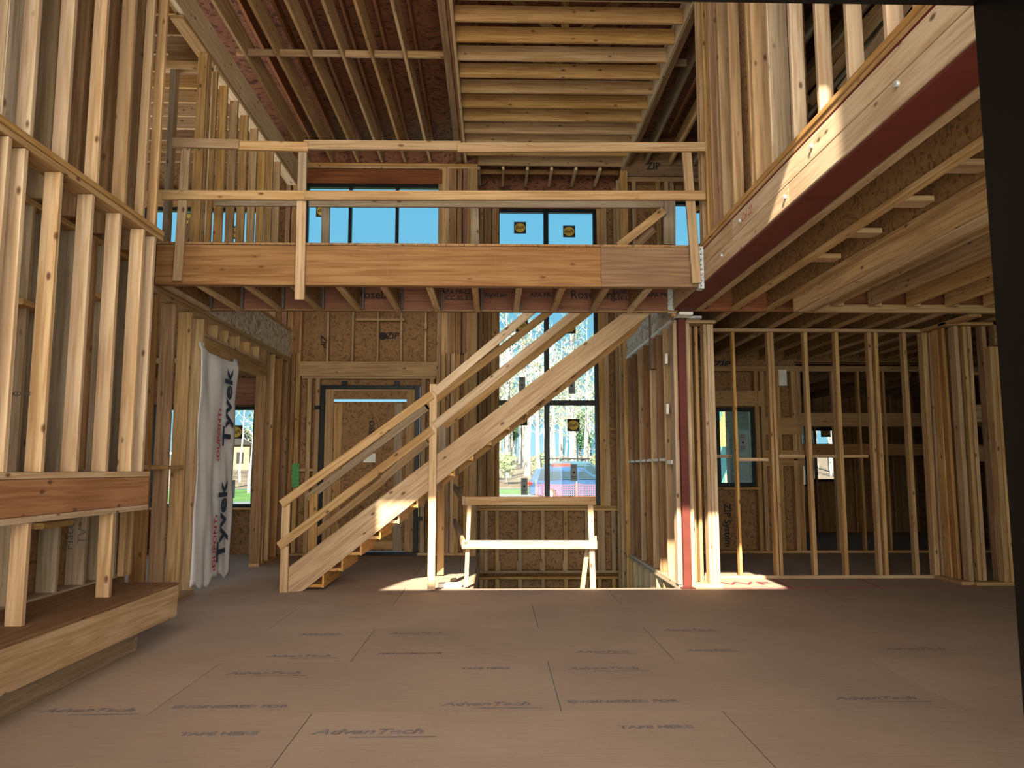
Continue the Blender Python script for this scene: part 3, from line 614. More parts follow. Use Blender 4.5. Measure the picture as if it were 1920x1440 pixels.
# loft guard rails
gr = thing('loft_railing', 'temporary two-rail lumber guard along the front of the loft', 'railing', (-.5, 6.95, 3.0))
def railpx(par, m, a, b, Y_, h_=.089, t_=S, name='rail'):
    p, q = atY(*a, Y_), atY(*b, Y_); seg(name, par, m, p, q, (0, 0, 1), h_, t_)
railpx(gr, 'pine', (325, 268), (450, 271), 6.93); railpx(gr, 'pine', (449, 273), (578, 276), 6.93)
railpx(gr, 'pine', (570, 272), (864, 274), 6.95); railpx(gr, 'pine', (858, 277), (1322, 276), 6.91)
railpx(gr, 'pine', (304, 366), (585, 367), 6.93); railpx(gr, 'pine', (572, 367), (1322, 367), 6.90)
railpx(gr, 'pine', (350, 276), (333, 527), 6.96, .08, name='post'); railpx(gr, 'grey', (568, 276), (566, 370), 6.96, .08, name='post')
railpx(gr, 'pine', (566, 372), (562, 562), 6.965, .085, name='post'); railpx(gr, 'pine', (1287, 285), (1306, 531), 6.94, .085, name='post')
gb = thing('loft_rear_railing', 'second lumber guard behind the front loft railing, with sloping brace', 'railing', (-.2, 8.25, 3.4))
railpx(gb, 'grey', (405, 379), (560, 380), 8.28); railpx(gb, 'grey', (580, 381), (1243, 383), 8.28)
railpx(gb, 'grey', (611, 388), (610, 459), 8.32, .09, name='post'); railpx(gb, 'grey', (890, 388), (891, 459), 8.32, .09, name='post'); railpx(gb, 'grey', (1255, 376), (1255, 459), 8.3, .13, name='post')
railpx(gb, 'pine', (1160, 462), (1245, 395), 8.22, name='brace'); railpx(gb, 'pine', (1192, 462), (1226, 430), 9.3, name='brace')
# =================================================================== STAIRCASE
st = thing('staircase', 'rough lumber staircase climbing right to the loft with open rails', 'staircase', (-2.2, 8.45, 0))
YS, YS2 = 8.45, 9.45
def P(px, py, Y_=YS): v = atY(px, py, Y_); return (v.x, v.z)
stringer = [P(538, 1066), P(1168, 587), (P(1168, 587)[0]+.25, 3.35), (P(1168, 587)[0]+.52, 3.35), P(1221, 587), P(568, 1108), P(552, 1110), P(538, 1110)]
def stringer_obj(name, y0, y1, dz=0.0, mt='pine'):
    a = Vector((P(538, 1066)[0], 0, P(538, 1066)[1])); b = Vector((P(1168, 587)[0], 0, P(1168, 587)[1]))
    d = (b-a).normalized(); ang = math.atan2(d.z, d.x)
    n = len(stringer); vs = []
    # local frame: Z along the slope so the grain follows it
    R = Matrix(((0, -math.sin(ang), math.cos(ang)), (1, 0, 0), (0, math.cos(ang), math.sin(ang))))
    Ri = R.inverted()
    w3 = [Vector((x, y0, z-dz)) for x, z in stringer]+[Vector((x, y1, z-dz)) for x, z in stringer]
    fs = [tuple(range(n)), tuple(range(2*n-1, n-1, -1))]+[(i, n+i, n+(i+1) % n, (i+1) % n) for i in range(n)]
    me = bpy.data.meshes.new(name); me.from_pydata([tuple(Ri @ v) for v in w3], [], fs); me.update(); me.materials.append(M[mt])
    return put(name, me, st, R.to_4x4())
stringer_obj('stringer', YS, YS+.04); stringer_obj('stringer', YS2-.04, YS2, .05, 'orange')
x_foot = P(538, 1110)[0]+.10; nstep = 20; rise = 3.40/nstep; run = (P(1168, 587)[0]+.45-x_foot)/nstep
for i in range(nstep-1):
    x = x_foot+i*run+.04; z = (i+1)*rise-.10
    bd('tread', st, 'orange', x, x+run+.02, YS+.042, YS2-.042, z-.03, z)
    bd('riser', st, 'orange', x+run+.021, x+run+.04, YS+.042, YS2-.042, z-.035, z+rise-.031)
SR = thing('stair_railing', 'rough lumber rails and posts on both sides of the staircase', 'railing', (-2.2, 8.4, 0))
def rail2(m, a, b, Y_): railpx(SR, m, a, b, Y_)
rail2('pine', (528, 945), (810, 740), 8.385); rail2('pale', (815, 736), (1040, 547), 8.385)
rail2('pine', (523, 1024), (810, 806), 8.385); rail2('pale', (815, 798), (1110, 562), 8.385)
rail2('grey', (577, 934), (803, 762), 9.50); rail2('tan', (799, 764), (1078, 547), 9.50)
rail2('tan', (592, 1000), (720, 900), 9.50); rail2('tan', (718, 898), (803, 827), 9.50); rail2('tan', (800, 826), (1150, 548), 9.50)
def post(par, m, px0, px1, pyt, pyb, Y_, t_=S):
    a, b = atY(px0, (pyt+pyb)/2, Y_).x, atY(px1, (pyt+pyb)/2, Y_).x
    zb = max(0.0, atY(px0, pyb, Y_).z); bd('post', par, m, a, b, Y_, Y_+t_, zb, atY(px0, pyt, Y_).z)
post(SR, 'pine', 526, 541, 945, 1112, 8.40); post(SR, 'pale', 803.5, 817.5, 720, 1106, 8.40)
post(SR, 'tan', 578, 594, 926, 1080, 9.46); post(SR, 'grey', 822, 836, 800, 900, 9.46); post(SR, 'pine', 820, 833, 880, 1078, 9.62)
# =================================================================== STAIRWELL GUARD
sg = thing('stairwell_guard', 'low temporary lumber guard box round the open stairwell', 'guard rail', (.8, 8.7, 0))
def sgs(m, a, b, Y0, Y1, h_=.089, name='rail', t_=S, wd=(0, 0, 1)): seg(name, sg, m, atY(*a, Y0), atY(*b, Y1), wd, h_, t_)
sgs('pine', (873, 939), (1117, 939), 8.58, 8.58); sgs('pale', (866, 1021), (1119, 1021), 8.58, 8.58)
sgs('pale', (880, 946), (874, 1100), 8.64, 8.66, .045, 'post', wd=(1, 0, 0)); sgs('pale', (1107, 946), (1112, 1103), 8.64, 8.64, .06, 'post', wd=(1, 0, 0))
sgs('grey', (1101, 1030), (1092, 1103), 8.75, 8.72, .05, 'brace', wd=(1, 0, 0)); sgs('pine', (1116, 1005), (1116, 1030), 8.60, 8.60, .03, 'block', wd=(1, 0, 0))
for y0, y1, z0, z1 in ((939, 914, .96, 1.04), (1021, 978, .47, .62)):
    a = atY(870, y0, 8.62); b = atY(852, y1, 11.0); b.z = atY(852, y1, 11.0).z; seg('side_rail', sg, 'grey', a, b, (0, 0, 1), .089, S)
sb = thing('scrap_board', 'short pale board lying on the floor behind the stair post', 'board', (-.35, 8.9, 0))
bd('board', sb, 'white', -.62, -.36, 8.70, 8.80, 0.0, .045); bd('board', sb, 'grey', -.60, -.44, 9.15, 9.25, 0.0, .03)
sh = tag(bd('shelf_bracket', None, 'white', *[atY(p, 890, 9.75).x for p in (833, 852)], 9.66, 9.75, *[atY(840, p, 9.75).z for p in (897, 885)]), 'short white bracket fixed behind the tall stair post', 'bracket')
# side wall of the floor opening
bd('well_edge_panel', fl, 'osb', WX0+.002, WX0+.014, 8.64, 11.9, -.3, -.001)
# =================================================================== STAIRWELL RIGHT WALL (X = 2.05)
w2 = struct('wall_stairwell_right', 'close-set studs along the right side of the stairwell, orange with pale edges', 'wall')
for k in range(9):
    y = 12.02-k*.4064
    if k == 8: break
    bd('stud', w2, pick(['pine', 'lvl', 'pine']), 2.05, 2.19, y-.38+.0, y-.38+S, .04, 3.0-(0 if k > 3 else 0), wob=.002)
bd('stud', w2, 'pale', 2.05, 2.19, 12.03, 12.07, .04, 3.0)
for y in (8.62, 8.72, 8.80): bd('stud', w2, 'pale', 2.05, 2.19, y, y+S, .04, 3.0)
bd('bottom_plate', w2, 'pale', 2.04, 2.19, 8.62, 12.07, 0, .038)
for k in range(9): bd('stud', w2, 'pine', 2.05, 2.19, 11.9-k*.4064, 11.9-k*.4064+S, -2.6, -.05)
bd('top_plate', w2, 'white', 2.04, 2.19, 8.3, 12.07, 3.0, 3.038); bd('rim_board', w2, 'osbp', 2.045, 2.07, 10.0, 12.07, 3.04, 3.41); bd('rim_board', w2, 'osbp', 2.045, 2.07, 8.3, 9.85, 3.04, 3.41)
bd('rim_post', w2, 'lvl', 2.04, 2.1, 9.85, 9.998, 2.6, 3.41)
for k in range(7): bd('blocking', w2, 'white', 2.047, 2.09, 12.0-k*.4064-.33, 12.0-k*.4064-.02, 1.40, 1.435)
bd('blocking', w2, 'white', 2.04, 2.1, 8.86, 9.1, 1.36, 1.41)
for z_ in (1.95, 2.55): bd('corner_block', w2, 'white', 2.03, 2.06, 9.0, 9.05, z_, z_+.12)
bd('sheathing_panel', w2, 'osb', 2.195, 2.207, 8.9, 10.4, .04, 3.0); bd('sheathing_panel', w2, 'osb', 2.195, 2.207, 10.403, 12.07, .04, 3.0)
# =================================================================== STEEL COLUMN AND BEAM
sc_ = tag(empty('steel_column', (2.12, 8.6, 0)), 'slim dark red primed steel column at the foot of the stairwell', 'column')
bd('shaft', sc_, 'steel', 2.08, 2.165, 8.55, 8.635, .012, 3.0); bd('base_plate', sc_, 'steel', 2.05, 2.2, 8.53, 8.66, 0, .012); bd('cap_plate', sc_, 'zinc', 2.02, 2.34, 8.5, 8.66, 3.0, 3.028)
text('pen_note', 'COLUMN', sc_, 'redink', .06, basis((0, 0, 1), (-1, 0, 0), (2.062, 8.615, 1.75)), ext=0)
rb = thing('steel_beam', 'long red primed steel beam with pale bolted side boards running towards the viewer', 'beam', (2.08, 5, 3.03))
bd('bottom_flange', rb, 'steel', 1.965, 2.19, .6, 8.40, 3.03, 3.045); bd('top_flange', rb, 'steel', 1.955, 2.19, .6, 8.40, 3.352, 3.367); bd('web', rb, 'steel', 2.07, 2.08, .6, 8.40, 3.046, 3.351)
bd('side_board', rb, 'pale', 1.955, 2.0, .6, 4.9, 3.05, 3.196); bd('side_board', rb, 'pale', 1.955, 2.0, 4.903, 8.39, 3.05, 3.196)
bd('side_board', rb, 'pale', 1.955, 2.0, .6, 6.1, 3.20, 3.35); bd('side_board', rb, 'pale', 1.955, 2.0, 6.103, 8.39, 3.20, 3.35)
for y_, z_ in ((2.9, 3.29), (3.5, 3.16), (4.5, 3.28), (4.95, 3.12), (5.9, 3.27), (6.4, 3.13)):
    bm = bmesh.new(); bmesh.ops.create_cone(bm, cap_ends=True, segments=10, radius1=.016, radius2=.014, depth=.02); me = bpy.data.meshes.new('bolt'); bm.to_mesh(me); bm.free(); me.materials.append(M['zinc'])
    put('bolt', me, rb, Matrix.Translation((1.948, y_, z_)) @ Matrix.Rotation(PI/2, 4, 'Y'))
text('red_pen_note', 'Col 22', rb, 'redink', .09, basis((0, -1, 0), (0, 0, 1), (1.953, 5.75, 3.27)), shear=.4, ext=0)
bd('end_packer', rb, 'pine', 1.955, 2.0, 8.31, 8.42, 2.98, 3.03)
# =================================================================== UPPER RIGHT WALL ON THE BEAM
ur = struct('wall_upper_right', 'upper stud wall standing on the steel beam at the right', 'wall')
bd('bottom_plate', ur, 'tan', 1.965, 2.12, .6, 7.3, 3.37, 3.408); bd('bottom_plate', ur, 'tan', 1.955, 2.12, .6, 7.3, 3.412, 3.45)
XU = 1.98
for px, m in ((1333, 'tan'), (1352, 'dark'), (1370, 'pine'), (1391, 'pine'), (1425, 'pine'), (1465, 'pale'), (1508, 'pale'), (1556, 'pale'), (1615, 'pale'), (1690, 'pale')):
    y = atX(px-22, 150, XU).y; bd('stud', ur, m, XU, XU+.09, y, y+S, 3.451, 6.9, wob=.004)
for px, m in ((1306, 'tan'), (1312, 'pine'), (1319, 'tan'), (1326, 'tan'), (1341, 'dark'), (1410, 'tan'), (1444, 'grey')):
    y = atX(px, 150, XU).y; bd('stud', ur, m, XU+.005, XU+.14, y, y+S, 3.451, 6.9, wob=.003)
for y in (3.35, 2.95, 2.55, 2.15, 1.75): bd('stud', ur, 'pale', XU, XU+.09, y, y+S, 3.451, 6.9)
bd('sheathing_panel', ur, 'osb', 2.14, 2.155, 5.0, 7.25, 3.45, 6.9)
bd('top_plate', ur, 'tan', 1.97, 2.12, .6, 7.3, 6.9, 6.94)
for k in range(5):
    seg('rafter_brace', ur, 'tan', (2.4+k*.1, 5.0+k*.8, 3.9+k*.3), (4.3, 5.3+k*.8, 6.4), (0, 1, 0), S, .08)
# =================================================================== UPPER FLOOR OVER THE RIGHT ROOMS
uf = struct('floor_upper_right', 'upper floor framing over the right rooms, joists running towards the viewer', 'floor')
for x0 in [2.2+i*1.12 for i in range(6)]:
    for y0 in [.6+i*2.44 for i in range(5)]: bd('subfloor_panel', uf, 'osb', x0, x0+1.117, y0, min(y0+2.437, 12.1), 3.40, 3.42)
for i, x in enumerate((2.24, 2.62, 3.0)):
    j = bd('joist', uf, 'pine', x-.035, x+.035, .6, 8.24, 3.03, 3.066); bd('joist_web', j, 'osb', x-.006, x+.006, .6, 8.24, 3.067, 3.365); bd('joist_flange', j, 'tan', x-.03, x+.03, .6, 8.24, 3.366, 3.399)
    bd('joist_hanger', j, 'ink', x+.05, x+.085, 8.17, 8.24, 3.05, 3.2)
for i in range(14):
    x = 2.62+.4064*i
    j = bd('joist', uf, 'pine', x-.03, x+.03, 8.30, 12.1, 3.04, 3.076); bd('joist_web', j, 'osb', x-.006, x+.006, 8.30, 12.1, 3.077, 3.365)
bd('cross_beam', uf, 'lvlr', 2.0, 9.0, 8.25, 8.295, 3.03, 3.39)
for y in (3.6, 4.33, 4.95, 5.65, 6.35): bd('blocking', uf, 'pine', 2.66, 2.965, y, y+.14, 3.10, 3.14)
bd('dropped_beam', uf, 'tan', 3.05, 3.09, .6, 7.62, 2.90, 3.17); bd('dropped_beam', uf, 'pale', 3.092, 3.21, .6, 7.62, 2.895, 2.935); bd('dropped_beam', uf, 'tan', 3.215, 3.26, .6, 7.62, 2.90, 3.17); bd('dropped_beam', uf, 'tan', 3.05, 3.26, 7.622, 7.66, 2.90, 3.16)
for i, x in enumerate((3.55, 3.95, 4.36, 4.77, 5.18, 5.6, 6.0)):
    bd('solid_joist', uf, 'tan', x-.02, x+.02, .6, 7.86, 3.0, 3.24); bd('joist_block', uf, 'pine', x+.025, x+.10, 7.80, 7.86, 3.0, 3.22)
bd('ledger', uf, 'pine', 3.27, 5.4, 7.87, 7.94, 2.945, 3.03); bd('ledger', uf, 'pale', 5.36, 5.45, 4.2, 7.94, 2.945, 3.03)
bd('rim_board', uf, 'lvlr', 3.27, 9, 7.96, 8.0, 3.04, 3.39)
# =================================================================== RIGHT ROOM STUD WALL (Y = 9.3)
wp = struct('wall_right_room', 'open partition of upright studs between great room and right room', 'wall')
YP = 9.3
stud_y(wp, 'tan', YP, .09, px=1380, z0=.04, z1=2.99, py=773, wdt=.032)
for px in (1447, 1454): stud_y(wp, 'pine', YP, .09, px=px, z0=.04, z1=2.99, py=773)
for px, m in ((1517, 'pine'), (1575, 'pine'), (1637, 'tan'), (1649, 'tan'), (1704, 'tan')): stud_y(wp, m, YP, .09, px=px, z0=.04, z1=2.99, py=773, wdt=.045)
bd('bottom_plate', wp, 'pine', 2.25, 5.3, YP-.002, YP+.09, 0, .038)
bd('top_plate', wp, 'pine', 2.25, 5.3, YP-.002, YP+.09, 2.995, 3.033)
for a, b, z_ in ((1340, 1374, 1.46), (1386, 1442, 1.42), (1462, 1511, 1.46), (1523, 1570, 1.46), (1581, 1630, 1.46)): bd('blocking', wp, 'pine', atY(a, 860, YP).x, atY(b, 860, YP).x, YP+.02, YP+.085, z_-.02, z_+.018)
# post cluster beside the steel column
for x0, m, y in ((2.19, 'pale', 8.62), (2.26, 'tan', 8.80), (2.33, 'tan', 8.80), (2.395, 'pale', 8.66), (2.437, 'pale', 8.66), (2.478, 'pale', 8.665), (2.03, 'pale', 8.60)):
    bd('stud', wp, m, x0, x0+S, y, y+.14, .04, 2.96, wob=.002)
bd('bottom_plate', wp, 'pale', 2.19, 2.53, 8.62, 8.82, 0, .038); bd('top_plate', wp, 'pine', 2.18, 2.53, 8.62, 8.82, 2.965, 3.003)
wq = struct('wall_right_room_end', 'cluster of stud posts at the far right end of the partition', 'wall')
for px, y, m, wd in ((1741, 9.25, 'pine', .06), (1753, 9.26, 'tan', .05), (1768, 9.05, 'tan', .04), (1779, 8.95, 'dark', .04), (1790, 9.0, 'dark', .04), (1802, 8.80, 'pine', .05), (1818, 8.82, 'pine', .045), (1827, 8.82, 'tan', .045), (1856, 8.80, 'dark', .05), (1868, 8.70, 'pine', .06), (1879, 8.70, 'tan', .06)):
    stud_y(wq, m, y, .12, px=px+2, z0=.04, z1=2.98 if px < 1860 else 2.72, py=800, wdt=wd)
bd('bottom_plate', wq, 'pine', 5.28, 5.42, 8.75, 9.38, 0, .038); bd('bottom_plate', wq, 'pine', 5.42, 6.1, 8.70, 8.83, 0, .038)
bd('top_plate', wq, 'pine', 5.28, 5.95, 8.75, 8.9, 2.985, 3.02); bd('top_plate', wq, 'pine', 5.28, 5.42, 8.3, 9.38, 2.99, 3.028)
bd('header', wq, 'lvl', 5.85, 8.9, 8.75, 8.85, 2.74, 3.02); bd('header', wq, 'tan', 6.1, 8.9, 9.6, 9.7, 2.50, 2.54)
for k in range(6): bd('stud', wq, 'tan', 6.6+k*.4, 6.6+k*.4+S, 9.6, 9.69, .04, 2.98)
bd('blocking', wq, 'tan', 6.1, 8.8, 9.62, 9.66, 1.9, 2.12); bd('blocking', wq, 'tan', 6.1, 8.8, 9.62, 9.66, 1.4, 1.6)
tag(bd('paper_sheet', None, 'white', *[atY(p, 700, 12.0).x for p in (1464, 1479)], 12.09, 12.094, *[atY(1470, p, 12.0).z for p in (722, 692)]), 'white paper sheet pinned to a back stud in the right room', 'paper')
# =================================================================== NEAR WALL (photographer's side, out of view) and its black window
wn = struct('wall_near', 'unseen wall on the viewer side with openings shaped for sun and fill light', 'wall')
def near_panel(x0, x1, z0, z1): bd('wall_panel', wn, 'osb', x0, x1, .42, .55, z0, z1)  # panels leave openings shaped for the sun patches and fill lights
near_panel(-7.6, -2.9, 0, 5.36); near_panel(3.2, 9.0, 2.6, 7.2); near_panel(3.2, 9.0, 0, .3); near_panel(8.4, 9.0, .3, 2.6)
near_panel(-2.9, 3.2, 2.95, 3.2); near_panel(-2.9, 3.2, 5.28, 5.36); near_panel(2.2, 3.2, 3.2, 5.28); near_panel(-3.5, 3.2, 6.31, 7.2); near_panel(0.95, 3.2, 5.36, 6.31); near_panel(-7.6, -3.5, 5.3, 7.2)
near_panel(-2.9, -2.6, 0, 2.95); near_panel(.40, .55, 0, 2.95); near_panel(-1.3, .40, 0, .2); near_panel(-1.3, .40, 1.68, 1.8)
nw = struct('window_1', 'black frame of the large window the room is seen through', 'window', (0, .5, 0))
bd('frame_jamb', nw, 'black', .361, .40, .46, .54, .2, 1.68); bd('frame_jamb', nw, 'black', -1.3, -1.24, .46, .54, .2, 1.68)
bd('frame_head', nw, 'black', -1.24, .361, .46, .54, 1.648, 1.68); bd('frame_sill', nw, 'black', -1.24, .361, .46, .54, .2, .26)
po = struct('sun_block_porch', 'added unseen porch slab and canopy blocking sun outside the near wall', 'roof')  # unseen slabs added to keep sun out of the lower openings
bd('sun_block_slab', po, 'tan', -8, 9, -4.3, .40, 3.0, 3.15)
bd('sun_block_canopy', po, 'tan', -8, 9, -4.6, .40, 5.27, 5.36)
for i in range(5): bd('sun_block_post', po, 'tan', -7.9+i*4.1, -7.8+i*4.1, -4.3, -4.2, -.4, 3.0)
# =================================================================== OUTSIDE
def outside():
    gm, nt, b = newmat('lawn_grass'); tc = N(nt, 'ShaderNodeTexCoord'); n = N(nt, 'ShaderNodeTexNoise'); n.inputs['Scale'].default_value = .6; n.inputs['Detail'].default_value = 6
    nt.links.new(tc.outputs['Object'], n.inputs['Vector']); nt.links.new(mixc(nt, rng(nt, n.outputs[0], .35, .65), (0.07, .15, .035), (.12, .21, .06)), b.inputs['Base Color'])
    M['grass'] = gm
    M['road'] = plain('pale_asphalt', (.17, .17, .185), .9); M['mulch'] = plain('leaf_litter', (.19, .135, .10), .95, 0, .4, 1.5)
    def prof(y): return -.2 if y < 60 else -.2+(y-60)*.045
    def strip(name, m, y0, y1, n, label, cat, dz=0.0, x0=-110, x1=150):
        vs = []; fs = []
        nx = 24
        for j in range(n+1):
            y = y0+(y1-y0)*j/n
            for i in range(nx+1):
                x = x0+(x1-x0)*i/nx; vs.append((x, y, prof(y)+dz+.12*math.sin(x*.11+y*.07)*(1 if y > 62 else 0)))
        for j in range(n):
            for i in range(nx): a = j*(nx+1)+i; fs.append((a, a+1, a+nx+2, a+nx+1))
        return tag(mesh_obj(name, vs, fs, M[m], None, True), label, cat, 'structure')
    strip('lawn', 'grass', 13.3, 60.5, 6, 'green lawn around the house', 'lawn', -.06, -110, 150)
    for (a, b, c, d) in ((-110, -7.7, -30, 13.3), (9.3, 150, -30, 13.3), (-7.7, 9.3, -30, -4.5)):
        tag(mesh_obj('lawn', [(a, c, -.27), (b, c, -.27), (b, d, -.27), (a, d, -.27)], [(0, 1, 2, 3)], M['grass']), 'lawn '+('left of' if a < -50 else 'right of' if b > 50 else 'on the near side of')+' the house', 'lawn', 'structure')
    tag(bd('driveway', None, 'road', -1.5, 40, 17.5, 47, -.24, -.19), 'pale grey driveway where the two cars stand', 'driveway', 'structure')
    strip('woodland_floor', 'mulch', 60, 150, 18, 'brown leaf-covered bank under the trees', 'ground')
    tag(bd('street', None, 'road', -70, -3.0, 34, 37, -.25, -.20), 'narrow pale path crossing the lawn at the left', 'path', 'structure')
    # ---- trees
    M['bark'] = plain('pale_bark', (.42, .41, .39), .9, 0, .35, 1.2); M['bark2'] = plain('grey_bark', (.24, .22, .21), .9, 0, .35, 1.2)
    M['leaf'] = plain('spring_leaves', (.26, .33, .13), .8, 0, .4, .8); M['ever'] = plain('evergreen_leaves', (.06, .14, .06), .8, 0, .4, .8)
    rnd = random.Random(11)
    def tube(vs, fs, p, q, r0, r1, n=5):
        z = (q-p).normalized(); x = z.orthogonal().normalized(); y = z.cross(x); b0 = len(vs)
        for c, r in ((p, r0), (q, r1)):
            for i in range(n): a = 2*PI*i/n; vs.append(c+x*r*math.cos(a)+y*r*math.sin(a))
        for i in range(n): fs.append((b0+i, b0+(i+1) % n, b0+n+(i+1) % n, b0+n+i))
    def proto(h, r, nb, nl, leafm, spread, barkm='bark'):
        vs, fs = [], []; p = Vector((0, 0, -.3)); lean = Vector((rnd.uniform(-.04, .04), rnd.uniform(-.04, .04), 1)); pts = []
        k = 9
        for i in range(k):
            q = p+lean*(h/k)+Vector((rnd.uniform(-.1, .1), rnd.uniform(-.1, .1), 0)); tube(vs, fs, p, q, r*(1-i/k*.85), r*(1-(i+1)/k*.85)); pts.append((p.copy(), q.copy())); p = q
        tips = []
        for i in range(nb):
            s = pts[rnd.randrange(3, k)]; a = s[0].lerp(s[1], rnd.random()); L_ = rnd.uniform(.6, 1)*spread*(1.2-a.z/h*.6)
            an = rnd.uniform(0, 2*PI); d = Vector((math.cos(an), math.sin(an), rnd.uniform(.5, 1.5))).normalized()
            b_ = a+d*L_; tube(vs, fs, a, b_, r*.22, r*.06, 4); tips.append((a, b_))
            for _ in range(5):
                c = a.lerp(b_, rnd.uniform(.3, 1)); dd = (d+Vector((rnd.uniform(-.9, .9), rnd.uniform(-.9, .9), rnd.uniform(-.2, .9)))).normalized()
                e = c+dd*L_*.45; tube(vs, fs, c, e, r*.08, r*.03, 3); tips.append((c, e))
        me = bpy.data.meshes.new('trunk'); me.from_pydata([tuple(v) for v in vs], [], fs); me.materials.append(M[barkm]); me.update()
        lv, lf = [], []
        for _ in range(nl):
            a, b_ = rnd.choice(tips); c = a.lerp(b_, rnd.uniform(.3, 1.1))+Vector((rnd.gauss(0, .25), rnd.gauss(0, .25), rnd.gauss(0, .25))); s_ = rnd.uniform(.05, .12)
            u = Vector((rnd.gauss(0, 1), rnd.gauss(0, 1), rnd.gauss(0, 1))).normalized(); v = u.orthogonal().normalized(); n0 = len(lv)
            lv += [c+u*s_, c+v*s_, c-u*s_, c-v*s_]; lf.append((n0, n0+1, n0+2, n0+3))
        ml = bpy.data.meshes.new('foliage'); ml.from_pydata([tuple(v) for v in lv], [], lf); ml.materials.append(M[leafm]); ml.update()
        return me, ml
    P1 = [proto(15, .19, 30, 110, 'leaf', 2.2), proto(14, .15, 28, 80, 'leaf', 1.9), proto(16, .24, 34, 120, 'leaf', 2.6, 'bark2'), proto(14, .13, 22, 90, 'leaf', 1.6), proto(12, .11, 34, 220, 'leaf', 2.0)]
    P2 = [proto(7, .10, 30, 2000, 'ever', 1.6, 'bark2'), proto(2.4, .04, 26, 700, 'leaf', 1.0, 'bark2')]
    def tree(x, y, p, s, name, label, cat, group):
        t = tag(empty(name, (x, y, prof(y))), label, cat, None, group)
        for me, nm in zip(p, ('trunk', 'foliage')):
            o = bpy.data.objects.new(nm, me); COL.objects.link(o); o.parent = t
            if nm == 'foliage': o['kind'] = 'stuff'
        t.rotation_euler = (0, 0, rnd.uniform(0, 6.28)); t.scale = (s, s, s*rnd.uniform(.9, 1.1))
    for i in range(130):                      # the woods behind the road
        y = 60+rnd.random()**.8*60; x = (rnd.uniform(-.09, .20))*y
        tree(x, y, P1[i % 5], rnd.uniform(.8, 1.1), 'woodland_tree', 'tall slender pale-trunked tree in the woods behind the parked cars', 'tree', 'bare trees in the woods')
    for i in range(7):
        y = 78+rnd.random()*40; x = rnd.uniform(-.06, .2)*y
        tree(x, y, P2[0], rnd.uniform(.7, 1.2), 'evergreen_tree', 'dark bushy evergreen among the woodland trunks', 'tree', 'evergreens in the woods')
    for i in range(5):
        y = 62+rnd.random()*10; x = rnd.uniform(-.06, .2)*y
        tree(x, y, P2[1], rnd.uniform(.7, 1.3), 'woodland_shrub', 'low light-green shrub at the foot of the woods', 'shrub', 'shrubs at the edge of the woods')
    for i in range(26):                      # beyond the left windows
        y = 44+rnd.random()*40; x = rnd.uniform(-.50, -.27)*y
        tree(x, y, P1[i % 5], rnd.uniform(.55, .8), 'lawn_tree', 'thin pale tree beyond the lawn at the left', 'tree', 'thin trees beyond the left lawn')
    for i in range(20):
        y = 60+rnd.random()*40; x = rnd.uniform(.26, .62)*y
        tree(x, y, P1[(i+2) % 5], rnd.uniform(.7, .9), 'side_tree', 'tall tree beyond the neighbouring house at the right', 'tree', 'trees beyond the neighbouring house')
    # ---- cars
    def car(name, label, x, y, L_, Hh, W_, paint, rack):
        t = thing(name, label, 'car', (x, y, -.19))
        def loft(nm, prof_, y0, y1, inset, m):
            n = len(prof_); cz = max(p[1] for p in prof_)
            vs = []
            for (yy, ins) in ((y0, inset), (y0+.12, 0), (y1-.12, 0), (y1, inset)):
                for (px_, pz_) in prof_: vs.append((px_*(1-ins*.1), yy, pz_-(pz_-.5)*ins*.08))
            fs = [tuple(range(n)), tuple(range(4*n-1, 3*n-1, -1))]
            for k in range(3):
                for i in range(n): j = (i+1) % n; fs.append((k*n+i, (k+1)*n+i, (k+1)*n+j, k*n+j))
            me = bpy.data.meshes.new(nm); me.from_pydata(vs, [], fs); me.update(); me.materials.append(m)
            o = bpy.data.objects.new(nm, me); COL.objects.link(o); o.parent = t; return o
        h = Hh; a = L_/2
        body = [(-a, .35), (-a+.02, .75*h*.62/.75), (-a+.12, h*.60), (-a*.30, h*.60), (a*.28, h*.60), (a*.62, h*.55), (a*.93, h*.46), (a, h*.36), (a, .3), (a*.80, .26), (a*.74, .52), (a*.64, .62), (a*.53, .52), (a*.47, .26), (-a*.45, .26), (-a*.51, .52), (-a*.62, .62), (-a*.73, .52), (-a*.79, .26)]
        loft('body', body, -W_/2, W_/2, 1.0, paint)
        cab = [(-a+.08, h*.59), (-a+.30, h*.92), (-a*.62, h*.985), (-a*.1, h), (a*.12, h*.97), (a*.50, h*.60)]
        loft('cabin', cab, -W_/2+.12, W_/2-.12, 1.5, paint)
        gl = plain('car_glass', (.03, .05, .07), .15)
        for (xa, xb, xc, xd) in ((-a+.36, -a*.36, -a*.36, -a+.50), (-a*.33, -.0, -.0, -a*.33), (.04, a*.40, a*.11, .04)):
            z0, z1 = h*.63, h*.92
            for sy in (-1, 1):
                vs = [(xa, sy*(W_/2-.10), z0), (xb, sy*(W_/2-.10), z0), (xc, sy*(W_/2-.14), z1), (xd, sy*(W_/2-.14), z1)]; vs += [(p, q+sy*.012, r) for p, q, r in vs]
                me = bpy.data.meshes.new('side_window'); me.from_pydata(vs, [], [(0, 1, 2, 3), (7, 6, 5, 4), (0, 4, 5, 1), (1, 5, 6, 2), (2, 6, 7, 3), (3, 7, 4, 0)]); me.update(); me.materials.append(gl)
                o = bpy.data.objects.new('side_window', me); COL.objects.link(o); o.parent = t
